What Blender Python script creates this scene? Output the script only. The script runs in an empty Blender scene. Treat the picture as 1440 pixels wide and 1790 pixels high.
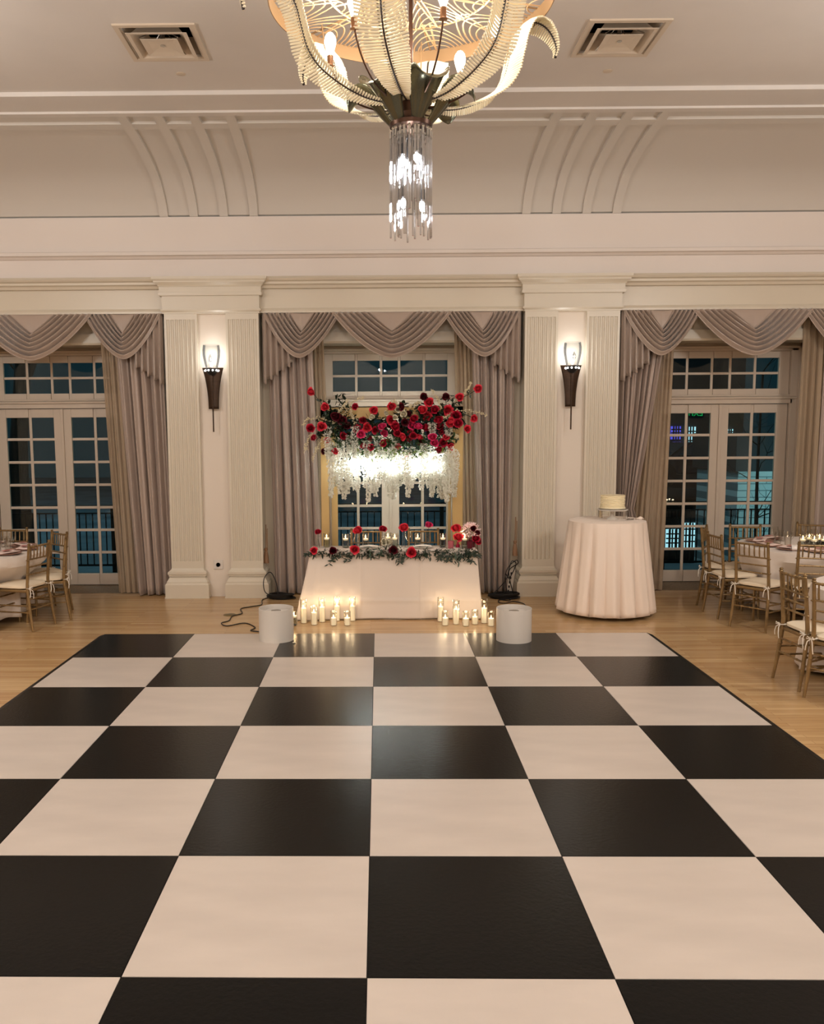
LK, EXPO = 1.0, 0.04
# Ballroom with a checkered dance floor, dressed for a wedding
import bpy, math, random
from math import sin, cos, pi, radians as RD
from mathutils import Vector as V, Matrix
random.seed(7)
S = bpy.context.scene
COL = S.collection

# ------------------------------------------------------------------ camera
F_, TH, RO, YA, PPX, PPY, CH = 1482.99, 0.1066, 0.0067, -0.0066, 637.352, 919.3581, 2.0179
_f = V((sin(YA)*cos(TH), cos(YA)*cos(TH), -sin(TH)))
_r = V((cos(YA), -sin(YA), 0))
_d = _f.cross(_r)
CR_ = cos(RO)*_r + sin(RO)*_d
CD_ = -sin(RO)*_r + cos(RO)*_d
def at(px, py, Y=None, Z=None):
    v = _f + (px-PPX)/F_*CR_ + (py-PPY)/F_*CD_
    t = Y/v.y if Y is not None else (Z-CH)/v.z
    return V((0, 0, CH)) + t*v
cam = bpy.data.cameras.new('camera'); co = bpy.data.objects.new('camera', cam); COL.objects.link(co)
m = Matrix((CR_, -CD_, -_f)).transposed().to_4x4(); m.translation = V((0, 0, CH)); co.matrix_world = m
cam.sensor_fit = 'HORIZONTAL'; cam.sensor_width = 36; cam.lens = F_/1440*36
cam.shift_x = (720-PPX)/1440; cam.shift_y = (PPY-895)/1440
cam.clip_start = .05; cam.clip_end = 300
S.camera = co

# ------------------------------------------------------------------ materials
def lin(c):
    r = []
    for x in c[:3]:
        x /= 255
        r.append(x/12.92 if x <= .04045 else ((x+.055)/1.055)**2.4)
    return (*r, 1)
MATS = {}
def mat(name, col, rough=.5, metal=0, bump=None, var=None, emit=0, ecol=None, sheen=0, trans=0, coat=0, spec=None, sss=0):
    if name in MATS: return MATS[name]
    M = bpy.data.materials.new(name); M.use_nodes = True; N = M.node_tree.nodes; L = M.node_tree.links
    B = N['Principled BSDF']
    B.inputs['Base Color'].default_value = lin(col); B.inputs['Roughness'].default_value = rough; B.inputs['Metallic'].default_value = metal
    if spec is not None: B.inputs['Specular IOR Level'].default_value = spec
    if sheen: B.inputs['Sheen Weight'].default_value = sheen
    if trans: B.inputs['Transmission Weight'].default_value = trans
    if coat: B.inputs['Coat Weight'].default_value = coat; B.inputs['Coat Roughness'].default_value = .1
    if sss:
        B.inputs['Subsurface Weight'].default_value = sss; B.inputs['Subsurface Radius'].default_value = (.02, .015, .01)
    if emit:
        B.inputs['Emission Color'].default_value = lin(ecol or col); B.inputs['Emission Strength'].default_value = emit
    if var or bump:
        T = N.new('ShaderNodeTexCoord')
    if var:   # (scale xyz, amount)
        sc, am = var
        mp = N.new('ShaderNodeMapping'); mp.inputs['Scale'].default_value = sc; L.new(T.outputs['Object'], mp.inputs[0])
        nz = N.new('ShaderNodeTexNoise'); nz.inputs['Scale'].default_value = 1; nz.inputs['Detail'].default_value = 4; L.new(mp.outputs[0], nz.inputs[0])
        rp = N.new('ShaderNodeValToRGB'); c = lin(col)
        rp.color_ramp.elements[0].position = .3; rp.color_ramp.elements[1].position = .7
        rp.color_ramp.elements[0].color = (*[x*(1-am) for x in c[:3]], 1); rp.color_ramp.elements[1].color = (*[min(1, x*(1+am)) for x in c[:3]], 1)
        L.new(nz.outputs[0], rp.inputs[0]); L.new(rp.outputs[0], B.inputs['Base Color'])
    if bump:
        sc, st = bump
        n2 = N.new('ShaderNodeTexNoise'); n2.inputs['Scale'].default_value = sc; n2.inputs['Detail'].default_value = 3; L.new(T.outputs['Object'], n2.inputs[0])
        bp = N.new('ShaderNodeBump'); bp.inputs['Strength'].default_value = st; bp.inputs['Distance'].default_value = .01
        L.new(n2.outputs[0], bp.inputs['Height']); L.new(bp.outputs[0], B.inputs['Normal'])
    MATS[name] = M; return M
def glassmat(name, tint=(255, 255, 255), rough=.02, fac=1.0, ior=1.5, bump=0):
    """thin clear glass: Fresnel mix of straight-through and mirror"""
    if name in MATS: return MATS[name]
    M = bpy.data.materials.new(name); M.use_nodes = True; N = M.node_tree.nodes; L = M.node_tree.links
    N.clear(); o = N.new('ShaderNodeOutputMaterial'); mx = N.new('ShaderNodeMixShader')
    t = N.new('ShaderNodeBsdfTransparent'); t.inputs[0].default_value = lin(tint)
    g = N.new('ShaderNodeBsdfGlossy'); g.inputs['Roughness'].default_value = rough
    fr = N.new('ShaderNodeFresnel'); fr.inputs[0].default_value = ior
    mu = N.new('ShaderNodeMath'); mu.operation = 'MULTIPLY'; mu.use_clamp = True; mu.inputs[1].default_value = fac
    L.new(fr.outputs[0], mu.inputs[0]); L.new(mu.outputs[0], mx.inputs[0]); L.new(t.outputs[0], mx.inputs[1]); L.new(g.outputs[0], mx.inputs[2]); L.new(mx.outputs[0], o.inputs[0])
    MATS[name] = M; return M
def fabric_thin(name, col, alpha):
    M = bpy.data.materials.new(name); M.use_nodes = True; N = M.node_tree.nodes; L = M.node_tree.links
    N.clear(); o = N.new('ShaderNodeOutputMaterial'); mx = N.new('ShaderNodeMixShader'); m2 = N.new('ShaderNodeMixShader')
    t = N.new('ShaderNodeBsdfTransparent'); d = N.new('ShaderNodeBsdfDiffuse'); d.inputs[0].default_value = lin(col)
    tl = N.new('ShaderNodeBsdfTranslucent'); tl.inputs[0].default_value = lin(col)
    m2.inputs[0].default_value = .5 if alpha == 1 else .3; L.new(d.outputs[0], m2.inputs[1]); L.new(tl.outputs[0], m2.inputs[2])
    mx.inputs[0].default_value = 1-alpha; L.new(m2.outputs[0], mx.inputs[1]); L.new(t.outputs[0], mx.inputs[2]); L.new(mx.outputs[0], o.inputs[0])
    MATS[name] = M; return M
def wood_floor_mat():
    M = bpy.data.materials.new('maple_strip_floor'); M.use_nodes = True; N = M.node_tree.nodes; L = M.node_tree.links
    B = N['Principled BSDF']; T = N.new('ShaderNodeTexCoord')
    bk = N.new('ShaderNodeTexBrick'); bk.offset = .37; bk.inputs['Scale'].default_value = 1
    bk.inputs['Brick Width'].default_value = 1.1; bk.inputs['Row Height'].default_value = .057
    bk.inputs['Mortar Size'].default_value = .0012; bk.inputs['Mortar Smooth'].default_value = .3; bk.inputs['Bias'].default_value = 0
    bk.inputs['Color1'].default_value = lin((205, 170, 122)); bk.inputs['Color2'].default_value = lin((184, 144, 98)); bk.inputs['Mortar'].default_value = lin((135, 100, 66))
    L.new(T.outputs['Object'], bk.inputs[0])
    mp = N.new('ShaderNodeMapping'); mp.inputs['Scale'].default_value = (1.2, 22, 1); L.new(T.outputs['Object'], mp.inputs[0])
    nz = N.new('ShaderNodeTexNoise'); nz.inputs['Scale'].default_value = 2.5; nz.inputs['Detail'].default_value = 5; L.new(mp.outputs[0], nz.inputs[0])
    mr = N.new('ShaderNodeMapRange'); mr.inputs[1].default_value = .25; mr.inputs[2].default_value = .75; mr.inputs[3].default_value = .84; mr.inputs[4].default_value = 1.1
    L.new(nz.outputs[0], mr.inputs[0])
    mx = N.new('ShaderNodeVectorMath'); mx.operation = 'SCALE'; L.new(bk.outputs[0], mx.inputs[0]); L.new(mr.outputs[0], mx.inputs['Scale'])
    L.new(mx.outputs[0], B.inputs['Base Color']); B.inputs['Roughness'].default_value = .22
    bp = N.new('ShaderNodeBump'); bp.inputs['Strength'].default_value = .12; bp.inputs['Distance'].default_value = .002
    L.new(nz.outputs[0], bp.inputs['Height']); L.new(bp.outputs[0], B.inputs['Normal'])
    return M
WALL = mat('cream_wall_paint', (222, 209, 194), .55, bump=(60, .03))
TRIM = mat('cream_trim_paint', (210, 199, 180), .35)
UPPER = mat('upper_wall_paint', (226, 216, 208), .6, bump=(40, .02))
CEIL = mat('ceiling_paint', (214, 207, 200), .7, bump=(30, .03), var=((1.2, 1.2, 1.2), .04))
COVE = mat('cove_paint', (208, 201, 192), .6)
DOORP = mat('door_paint', (202, 186, 168), .4)
FLOORM = wood_floor_mat()
WHITEP = mat('white_dance_panel', (207, 194, 182), .30, bump=(14, .05), var=((1.6, 5, 1), .06))
BLACKP = mat('black_dance_panel', (9, 10, 10), .24, bump=(45, .10), spec=.22)
EDGE = mat('black_edging', (12, 12, 12), .5, spec=.2)
DRAPE = mat('taupe_satin_drape', (170, 151, 138), .42, sheen=.3, bump=(180, .05))
DRAPE2 = mat('taupe_satin_valance', (173, 154, 140), .38, sheen=.3, bump=(180, .05))
SHEER = fabric_thin('sheer_beige', (190, 168, 142), .86)
LINEN = mat('ivory_table_linen', (220, 206, 193), .7, sheen=.2, bump=(220, .04))
LINENW = mat('white_table_linen', (240, 222, 206), .7, sheen=.2, bump=(220, .04))
GLASS = glassmat('clear_glass', fac=.6, tint=(252, 252, 250))
WINGLASS = glassmat('window_glass', tint=(232, 243, 241), fac=.65, rough=.0)
GOLDC = mat('antique_gold_chair', (138, 112, 74), .36, .55, bump=(90, .25), var=((14, 14, 14), .22))
CUSH = mat('ivory_cushion', (232, 214, 186), .75, bump=(200, .05))
TIE = mat('ivory_ribbon', (240, 230, 214), .7)
GOLDF = mat('gold_painted_wood', (188, 158, 104), .4, .35, bump=(60, .1))
WAX = mat('glowing_white_wax', (250, 240, 222), .5, emit=.42, ecol=(255, 222, 170))  # slight emission stands in for flame light glowing through the wax
FLAME = mat('flame', (255, 220, 150), .5, emit=14, ecol=(255, 214, 150))
BRONZE = mat('dark_bronze', (98, 97, 80), .27, .85, bump=(25, .08))
BRONZE2 = mat('bronze_arm', (70, 48, 36), .35, .8)
FROND = mat('ivory_rods', (240, 228, 196), .45, bump=(90, .06), sheen=.1)
SPINE = mat('dark_spine', (38, 26, 24), .5)
BRASS = mat('gold_ring_metal', (150, 120, 86), .4, .35)
LATT = mat('gold_lattice', (206, 172, 132), .45, .3)
CRYST = glassmat('crystal', fac=5.0, ior=1.6, rough=.08)
BULB = mat('lit_bulb', (255, 240, 214), .3, emit=14, ecol=(255, 240, 216))
BULBW = mat('lit_white_bulb', (250, 252, 255), .3, emit=40, ecol=(240, 246, 255))
BLACK = mat('black_rubber', (16, 16, 18), .45)
DARK = mat('dark_void', (10, 10, 11), .8)
WHITE = mat('white_enamel', (216, 208, 198), .38)
GREEN = mat('dark_green_leaf', (30, 46, 30), .45, var=((30, 30, 30), .3))
GREEN2 = mat('fresh_green_leaf', (112, 140, 52), .45, var=((30, 30, 30), .3))
GREEN3 = mat('mid_green_leaf', (52, 80, 40), .45, var=((30, 30, 30), .3))
R_CORAL = mat('coral_red_petal', (232, 60, 80), .5, var=((40, 40, 40), .25))
R_CRIM = mat('crimson_petal', (190, 28, 58), .5, var=((40, 40, 40), .3))
R_BURG = mat('burgundy_petal', (92, 12, 28), .5, var=((40, 40, 40), .3))
R_PINK = mat('hot_pink_petal', (236, 64, 122), .5, var=((40, 40, 40), .25))
R_WHITE = mat('ivory_petal', (238, 230, 206), .5)
WIST = fabric_thin('white_wisteria_petal', (250, 249, 240), 1.0)
CREAMF = mat('cream_blossom', (214, 200, 164), .6)
PINKW = mat('pale_pink_petal', (250, 222, 222), .6)
SILVER = mat('silver_metal', (190, 186, 178), .25, .9)
DARKSC = mat('sconce_bronze', (62, 44, 30), .4, .6, bump=(40, .1), var=((8, 8, 40), .2))

# ------------------------------------------------------------------ mesh builder
class MB:
    def __init__(s): s.v = []; s.f = []
    def add(s, vs, fs):
        k = len(s.v); s.v += [tuple(x) for x in vs]; s.f += [tuple(i+k for i in q) for q in fs]; return s
    def box(s, x0, x1, y0, y1, z0, z1):
        return s.add([(x0, y0, z0), (x1, y0, z0), (x1, y1, z0), (x0, y1, z0), (x0, y0, z1), (x1, y0, z1), (x1, y1, z1), (x0, y1, z1)],
                     [(0, 3, 2, 1), (4, 5, 6, 7), (0, 1, 5, 4), (1, 2, 6, 5), (2, 3, 7, 6), (3, 0, 4, 7)])
    def tube(s, pts, r, n=8, cap=True, flat=None):
        pts = [V(p) for p in pts]; R = r if isinstance(r, (list, tuple)) else [r]*len(pts); vs = []; prev = None
        for i, p in enumerate(pts):
            t = (pts[min(i+1, len(pts)-1)]-pts[max(i-1, 0)])
            t = t.normalized() if t.length > 1e-9 else V((0, 0, 1))
            if prev is None:
                a = V((0, 0, 1)) if abs(t.z) < .9 else V((1, 0, 0)); u = t.cross(a).normalized()
            else:
                u = prev-t*prev.dot(t); u = u.normalized() if u.length > 1e-6 else t.orthogonal().normalized()
            prev = u; w = t.cross(u)
            for k in range(n):
                a = 2*pi*k/n; vs.append(p+(u*cos(a)+w*sin(a)*(flat or 1))*R[i])
        fs = []
        for i in range(len(pts)-1):
            for k in range(n): a = i*n+k; b = i*n+(k+1) % n; fs.append((a, b, b+n, a+n))
        if cap: fs += [tuple(range(n))[::-1], tuple((len(pts)-1)*n+k for k in range(n))]
        return s.add(vs, fs)
    def lathe(s, prof, c=(0, 0, 0), n=24, cap0=False, cap1=False):
        vs = [(c[0]+r*cos(2*pi*k/n), c[1]+r*sin(2*pi*k/n), c[2]+z) for r, z in prof for k in range(n)]
        fs = [(i*n+k, i*n+(k+1) % n, (i+1)*n+(k+1) % n, (i+1)*n+k) for i in range(len(prof)-1) for k in range(n)]
        if cap0: fs.append(tuple(range(n))[::-1])
        if cap1: fs.append(tuple((len(prof)-1)*n+k for k in range(n)))
        return s.add(vs, fs)
    def ball(s, c, r, n=10, m=6, sc=(1, 1, 1)):
        pr = [(sin(pi*i/m), -cos(pi*i/m)) for i in range(m+1)]
        vs = [(c[0]+r*sc[0]*q*cos(2*pi*k/n), c[1]+r*sc[1]*q*sin(2*pi*k/n), c[2]+r*sc[2]*z) for q, z in pr for k in range(n)]
        fs = [(i*n+k, i*n+(k+1) % n, (i+1)*n+(k+1) % n, (i+1)*n+k) for i in range(m) for k in range(n)]
        return s.add(vs, fs)
    def grid(s, fn, nu, nv, wrap=False):
        vs = [fn(i/nu, j/nv) for j in range(nv+1) for i in range(nu+(0 if wrap else 1))]
        w = nu if wrap else nu+1
        fs = [(j*w+i, j*w+(i+1) % w, (j+1)*w+(i+1) % w, (j+1)*w+i) for j in range(nv) for i in range(nu)]
        return s.add(vs, fs)
    def ext(s, prof, x0, x1, closed=True):
        """profile of (y,z) swept along x"""
        n = len(prof); vs = [(x, y, z) for x in (x0, x1) for y, z in prof]
        fs = [(i, (i+1) % n, n+(i+1) % n, n+i) for i in range(n if closed else n-1)]
        if closed: fs += [tuple(range(n))[::-1], tuple(range(n, 2*n))]
        return s.add(vs, fs)
    def extz(s, prof, z0, z1, closed=True):
        n = len(prof); vs = [(x, y, z) for z in (z0, z1) for x, y in prof]
        fs = [(i, (i+1) % n, n+(i+1) % n, n+i) for i in range(n if closed else n-1)]
        if closed: fs += [tuple(range(n))[::-1], tuple(range(n, 2*n))]
        return s.add(vs, fs)
    def leaf(s, base, d, up, L, w):
        b = V(base); d = V(d).normalized(); sd = d.cross(V(up)); sd = sd.normalized() if sd.length > 1e-5 else d.orthogonal().normalized(); n = sd.cross(d)
        return s.add([b, b+d*L*.35+sd*w/2-n*w*.12, b+d*L*.4, b+d*L*.35-sd*w/2-n*w*.12, b+d*L*.75+sd*w*.33-n*w*.2, b+d*L*.75-n*w*.1, b+d*L*.75-sd*w*.33-n*w*.2, b+d*L-n*w*.25],
                     [(0, 1, 2), (0, 2, 3), (1, 4, 5, 2), (2, 5, 6, 3), (4, 7, 5), (5, 7, 6)])
    def move(s, M4, k=0):
        for i in range(k, len(s.v)): s.v[i] = tuple(M4 @ V(s.v[i]))
        return s
def obj(name, mb, material, parent=None, smooth=True, solid=0, bevel=0, label=None, loc=None):
    me = bpy.data.meshes.new(name); me.from_pydata(mb.v, [], mb.f); me.validate(); me.update()
    me.materials.append(material)
    if smooth:
        for p in me.polygons: p.use_smooth = True
        try: me.set_sharp_from_angle(angle=RD(38))
        except Exception: pass
    o = bpy.data.objects.new(name, me); COL.objects.link(o)
    if parent: o.parent = parent
    if loc is not None: o.location = loc
    if solid:
        md = o.modifiers.new('s', 'SOLIDIFY'); md.thickness = solid; md.offset = 0
    if bevel:
        md = o.modifiers.new('b', 'BEVEL'); md.width = bevel; md.segments = 2; md.limit_method = 'ANGLE'
    if label: o['label'] = label
    return o
def thing(name, label, cat, loc=(0, 0, 0), rotz=0, group=None):
    o = bpy.data.objects.new(name, None); COL.objects.link(o); o.empty_display_size = .1
    o.location = loc; o.rotation_euler = (0, 0, rotz); o['label'] = label; o['category'] = cat
    if group: o['group'] = group
    return o
def tag(o, label, cat, group=None, kind=None):
    o['label'] = label; o['category'] = cat
    if group: o['group'] = group
    if kind: o['kind'] = kind
    return o
def struct(name, mb=None, material=None, parent=None, **k):
    if mb is None:
        o = bpy.data.objects.new(name, None); COL.objects.link(o)
    else: o = obj(name, mb, material, parent, **k)
    if parent is None: o['kind'] = 'structure'
    return o
KIDS = {}
def kids(o):
    return [c for c in bpy.data.objects if c.parent == o]
def copy_tree(o, parent=None, ks=None):
    c = o.copy(); COL.objects.link(c); c.parent = parent
    for ch in (ks[o.name] if ks else kids(o)): copy_tree(ch, c, ks)
    return c
def kidmap():
    d = {o.name: [] for o in bpy.data.objects}
    for o in bpy.data.objects:
        if o.parent: d[o.parent.name].append(o)
    return d
def dup(o, loc, rotz, label, group=None, km=None):
    c = copy_tree(o, None, km or kidmap()); c.location = loc; c.rotation_euler = (0, 0, rotz); c['label'] = label
    if group: c['group'] = group
    return c
def lamp(name, loc, power, col, radius=.05, typ='POINT'):
    l = bpy.data.lights.new(name, typ); l.energy = power; l.color = col; l.shadow_soft_size = radius
    o = bpy.data.objects.new(name, l); COL.objects.link(o); o.location = loc; return o
# ================================================================== room shell
W = 10.517; YW = 10.83; YD = 11.45; ZC = 5.24
BAYC = (-4.115, .275, 4.665); BLK = (-1.92, 2.47, -6.31, 6.86)
X0, X1, Y0 = -9.5, 10.6, -3.0
b = MB(); b.box(X0, X1, Y0, YW, -.1, 0); struct('floor', b, FLOORM, smooth=False)
# ceiling with two square openings for the vents
VC = ((-1.682, 7.35), (2.066, 7.35)); VH = .27
b = MB()
xs = [X0, VC[0][0]-VH, VC[0][0]+VH, VC[1][0]-VH, VC[1][0]+VH, X1]; ys = [Y0, 7.35-VH, 7.35+VH, 8.33]
for i in range(5):
    for j in range(3):
        if j == 1 and i in (1, 3): continue
        b.box(xs[i], xs[i+1], ys[j], ys[j+1], ZC, ZC+.06)
struct('ceiling', b, CEIL, smooth=False)
# stepped soffit, horizontal ribs, cove
b = MB()
b.box(X0, X1, 8.33, 8.72, 5.20, ZC+.06)
b.box(X0, X1, 8.71, 8.80, 5.178, ZC+.06)
struct('trim_1', b, CEIL, smooth=False)
RIB = [(10.56, 4.62), (10.50, 4.64), (10.45, 4.74), (10.36, 4.83), (10.20, 4.945), (10.05, 5.005), (9.9, 5.045), (9.72, 5.085), (9.55, 5.115), (9.3, 5.148), (9.12, 5.165), (8.95, 5.175), (8.78, 5.18)]
def off(P, d):
    q = []
    for i, (y, z) in enumerate(P):
        a = P[max(i-1, 0)]; c = P[min(i+1, len(P)-1)]; t = V((c[0]-a[0], c[1]-a[1])).normalized()
        q.append((y+t.y*d, z-t.x*d))
    return q
CV = off(RIB, .03)
b = MB(); b.ext(CV, X0, X1, closed=False); struct('wall_cove', b, COVE)
for gi, gx in enumerate((-1.915, 2.43, -6.31, 6.86)):
    b = MB()
    for k in range(4):
        x = gx-.59+k*.36
        P = off(RIB, .0); n = len(P)
        Q = off(RIB, .04)
        b.ext(P+Q[::-1], x, x+.10)
    struct('trim_%d' % (20+gi), b, COVE)
b = MB(); P = [p for p in RIB if 8.94 < p[0] < 9.15]; P = [(9.11, 5.166), (8.99, 5.173)]
b.ext([(9.12, 5.166), (8.99, 5.174), (8.99, 5.21), (9.12, 5.2)], X0, X1); struct('trim_2', b, COVE, smooth=False)
# upper wall with picture rail and crown
b = MB()
b.ext([(10.56, 4.64), (10.50, 4.635), (10.50, 4.62), (10.56, 4.24), (10.56, 3.86), (10.9, 3.86), (10.9, 4.64)], X0, X1)
struct('wall_back', b, UPPER, smooth=False)
b = MB(); b.ext([(10.60, 4.235), (10.50, 4.235), (10.47, 4.225), (10.465, 4.185), (10.50, 4.178), (10.53, 4.155), (10.60, 4.15)], X0, X1); struct('trim_3', b, UPPER, smooth=False)
# bay entablature
b = MB()
b.ext([(10.62, 3.93), (10.47, 3.93), (10.455, 3.905), (10.47, 3.885), (10.50, 3.87), (10.50, 3.845), (10.53, 3.83), (10.545, 3.80), (10.60, 3.80), (10.60, 3.57), (10.575, 3.565), (10.565, 3.545), (10.56, 3.535), (10.56, 3.51), (10.86, 3.51), (10.86, 3.93)], X0, X1)
struct('trim_4', b, TRIM, smooth=False)
# wall around the recesses
HW = 1.15
b = MB(); e = [X0]+[q for c in BAYC for q in (c-HW, c+HW)]+[X1]
for i in range(0, len(e), 2): b.box(e[i], e[i+1], YW, YD+.1, 0, 3.6)
for c in BAYC:
    b.box(c-HW, c+HW, YW, YD+.1, 3.19, 3.6)
struct('wall_window', b, TRIM, smooth=False)
b = MB()
for c in BAYC:
    b.ext([(YW-.0, 3.30), (YW-.03, 3.30), (YW-.035, 3.19), (YW-.02, 3.165), (YW-.0, 3.165)], c-HW, c+HW)
struct('trim_5', b, TRIM, smooth=False)
STONE = mat('speckled_stone', (128, 108, 84), .6, bump=(120, .5), var=((60, 60, 60), .4))
b = MB()
for c in BAYC: b.box(c-HW, c+HW, YW, YD+.1, -.1, .004)
struct('floor_sill', b, STONE, smooth=False)
# rest of the room, behind and beside the camera
b = MB(); b.box(X0-.1, X0, Y0, YD, 0, ZC); struct('wall_left', b, WALL, smooth=False)
b = MB(); b.box(X1, X1+.1, Y0, YD, 0, ZC); struct('wall_right', b, WALL, smooth=False)
b = MB(); b.box(X0, X1, Y0-.1, Y0, 0, ZC); struct('wall_front', b, WALL, smooth=False)

# ------------------------------------------------------------------ pilaster blocks
def shaft_profile(x0, x1, yf, nf=7):
    w = x1-x0; mg = .022; fw = (w-2*mg)/nf; P = [(x0, yf+.08), (x0, yf)]
    for k in range(nf):
        a = x0+mg+k*fw+.006; c = x0+mg+(k+1)*fw-.006; r = (c-a)/2; m_ = (a+c)/2
        for q in range(7):
            t = pi*q/6; P.append((m_-r*cos(t), yf+.017*sin(t)))
    P += [(x1, yf), (x1, yf+.08)]
    return P
def block(n, cx):
    t = struct('trim_%d' % n)
    x0, x1 = cx-.575, cx+.575
    b = MB(); b.box(x0+.3, x1-.3, W+.062, 10.84, 0, 3.52); obj('back_panel', b, WALL, t, smooth=False)
    for s, (a, c) in enumerate(((x0, x0+.40), (x1-.40, x1))):
        b = MB(); b.extz(shaft_profile(a, c, W), .46, 3.43); b.box(a, c, W, 10.84, 3.43, 3.52); b.box(a, c, W+.0, 10.84, .36, .46); b.box(a, c, W+.075, 10.84, .46, 3.43)
        obj('fluted_shaft', b, TRIM, t)
        b = MB()
        def ring(z0, z1, o0, o1=None):
            o1 = o0 if o1 is None else o1; b.add([(a-o0, W-o0, z0), (c+o0, W-o0, z0), (c+o0, 10.84, z0), (a-o0, 10.84, z0), (a-o1, W-o1, z1), (c+o1, W-o1, z1), (c+o1, 10.84, z1), (a-o1, 10.84, z1)],
                  [(0, 3, 2, 1), (4, 5, 6, 7), (0, 1, 5, 4), (1, 2, 6, 5), (2, 3, 7, 6), (3, 0, 4, 7)])
        ring(0, .015, .078); ring(.015, .17, .072); ring(.17, .19, .072, .058)
        ring(.19, .205, .055); ring(.205, .25, .055, .028); ring(.25, .262, .03); ring(.262, .272, .018); ring(.272, .285, .032)
        ring(.285, .30, .032, .042); ring(.30, .325, .042, .042); ring(.325, .345, .042, .02); ring(.345, .37, .014, .0)
        obj('base', b, TRIM, t, smooth=False)
    b = MB()
    def ring(z0, z1, o0, o1=None):
        o1 = o0 if o1 is None else o1
        b.add([(x0-o0, W-o0, z0), (x1+o0, W-o0, z0), (x1+o0, 10.84, z0), (x0-o0, 10.84, z0), (x0-o1, W-o1, z1), (x1+o1, W-o1, z1), (x1+o1, 10.84, z1), (x0-o1, 10.84, z1)],
              [(0, 3, 2, 1), (4, 5, 6, 7), (0, 1, 5, 4), (1, 2, 6, 5), (2, 3, 7, 6), (3, 0, 4, 7)])
    ring(3.50, 3.515, .012); ring(3.515, 3.535, .012, .034); ring(3.535, 3.55, .034, .036); ring(3.55, 3.56, .022)
    ring(3.56, 3.71, .016); ring(3.71, 3.718, .045); ring(3.718, 3.742, .05, .052); ring(3.742, 3.748, .04)
    ring(3.748, 3.815, .042); ring(3.815, 3.83, .05, .056); ring(3.83, 3.86, .06, .092); ring(3.86, 3.875, .096); ring(3.875, 3.895, .10, .115); ring(3.895, 3.925, .115)
    obj('capital', b, TRIM, t, smooth=False)
for i, c in enumerate(BLK): block(6+i, c)

# ------------------------------------------------------------------ doors and transoms
def sash(name, x0, x1, z0, z1, xs, zs, yc, th=.045):
    """frame from x0..x1,z0..z1 with openings xs × zs"""
    b = MB(); ya, yb = yc-th/2, yc+th/2
    e = [x0]+[v for p in xs for v in p]+[x1]
    for i in range(0, len(e), 2):
        outer = i in (0, len(e)-2); d = 0 if outer else .012
        b.box(e[i], e[i+1], ya+d, yb-d, z0, z1)
    e = [z0]+[v for p in zs for v in p]+[z1]
    for i in range(0, len(e), 2):
        outer = i in (0, len(e)-2); d = 0 if outer else .012
        for (a, c) in xs: b.box(a, c, ya+d, yb-d, e[i], e[i+1])
    o = struct(name, b, DOORP, smooth=False, bevel=.004)
    g = MB(); g.box(xs[0][0]-.01, xs[-1][1]+.01, yc-.002, yc+.002, zs[0][0]-.01, zs[-1][1]+.01)
    p = obj('pane', g, WINGLASS, o, smooth=False)
    return o
tw, tn, tm = .296, .208, .033
for i, c in enumerate(BAYC):
    x = c-(4*tw+tn+4*tm)/2; xs = []
    for wd in (tw, tw, tn, tw, tw): xs.append((x, x+wd)); x += wd+tm
    sash('window_%d' % (i+1), c-.90, c+.90, 2.52, 3.09, xs, [(2.597, 2.785), (2.817, 3.0)], YD)
    zs = [(.165+.307*k, .165+.307*k+.272) for k in range(7)]
    for s in (0, 1):
        a = c-.895 if s == 0 else c+.003
        pz = (a+.13, a+.13+.297), (a+.13+.337, a+.13+.634)
        if s == 1: pz = (c+.118, c+.415), (c+.452, c+.752)
        else: pz = (c-.758, c-.455), (c-.418, c-.118)
        sash('door_%d' % (2*i+s+1), a, a+.892, .012, 2.395, pz, zs, YD)
    b = MB()
    b.box(c-.018, c+.018, YD-.045, YD-.02, .012, 2.395)          # astragal
    b.box(c-.93, c+.93, YD-.07, YD+.04, 2.40, 2.46); b.ext([(YD-.02, 2.46), (YD-.095, 2.46), (YD-.10, 2.485), (YD-.06, 2.50), (YD-.055, 2.52), (YD-.02, 2.52)], c-.98, c+.98)
    b.box(c-.99, c-.905, YD-.07, YD+.05, 0, 3.12); b.box(c+.905, c+.99, YD-.07, YD+.05, 0, 3.12)
    b.box(c-1.02, c-.99, YD-.10, YD+.05, 0, 3.15); b.box(c+.99, c+1.02, YD-.10, YD+.05, 0, 3.15)
    b.box(c-1.15, c-1.02, YD-.04, YD+.05, 0, 3.19); b.box(c+1.02, c+1.15, YD-.04, YD+.05, 0, 3.19)
    b.box(c-1.02, c+1.02, YD-.07, YD+.05, 3.09, 3.12); b.box(c-1.02, c+1.02, YD-.10, YD+.05, 3.12, 3.15); b.box(c-1.15, c+1.15, YD-.04, YD+.05, 3.15, 3.19)
    struct('trim_%d' % (12+i), b, DOORP, smooth=False, bevel=.003)

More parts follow.
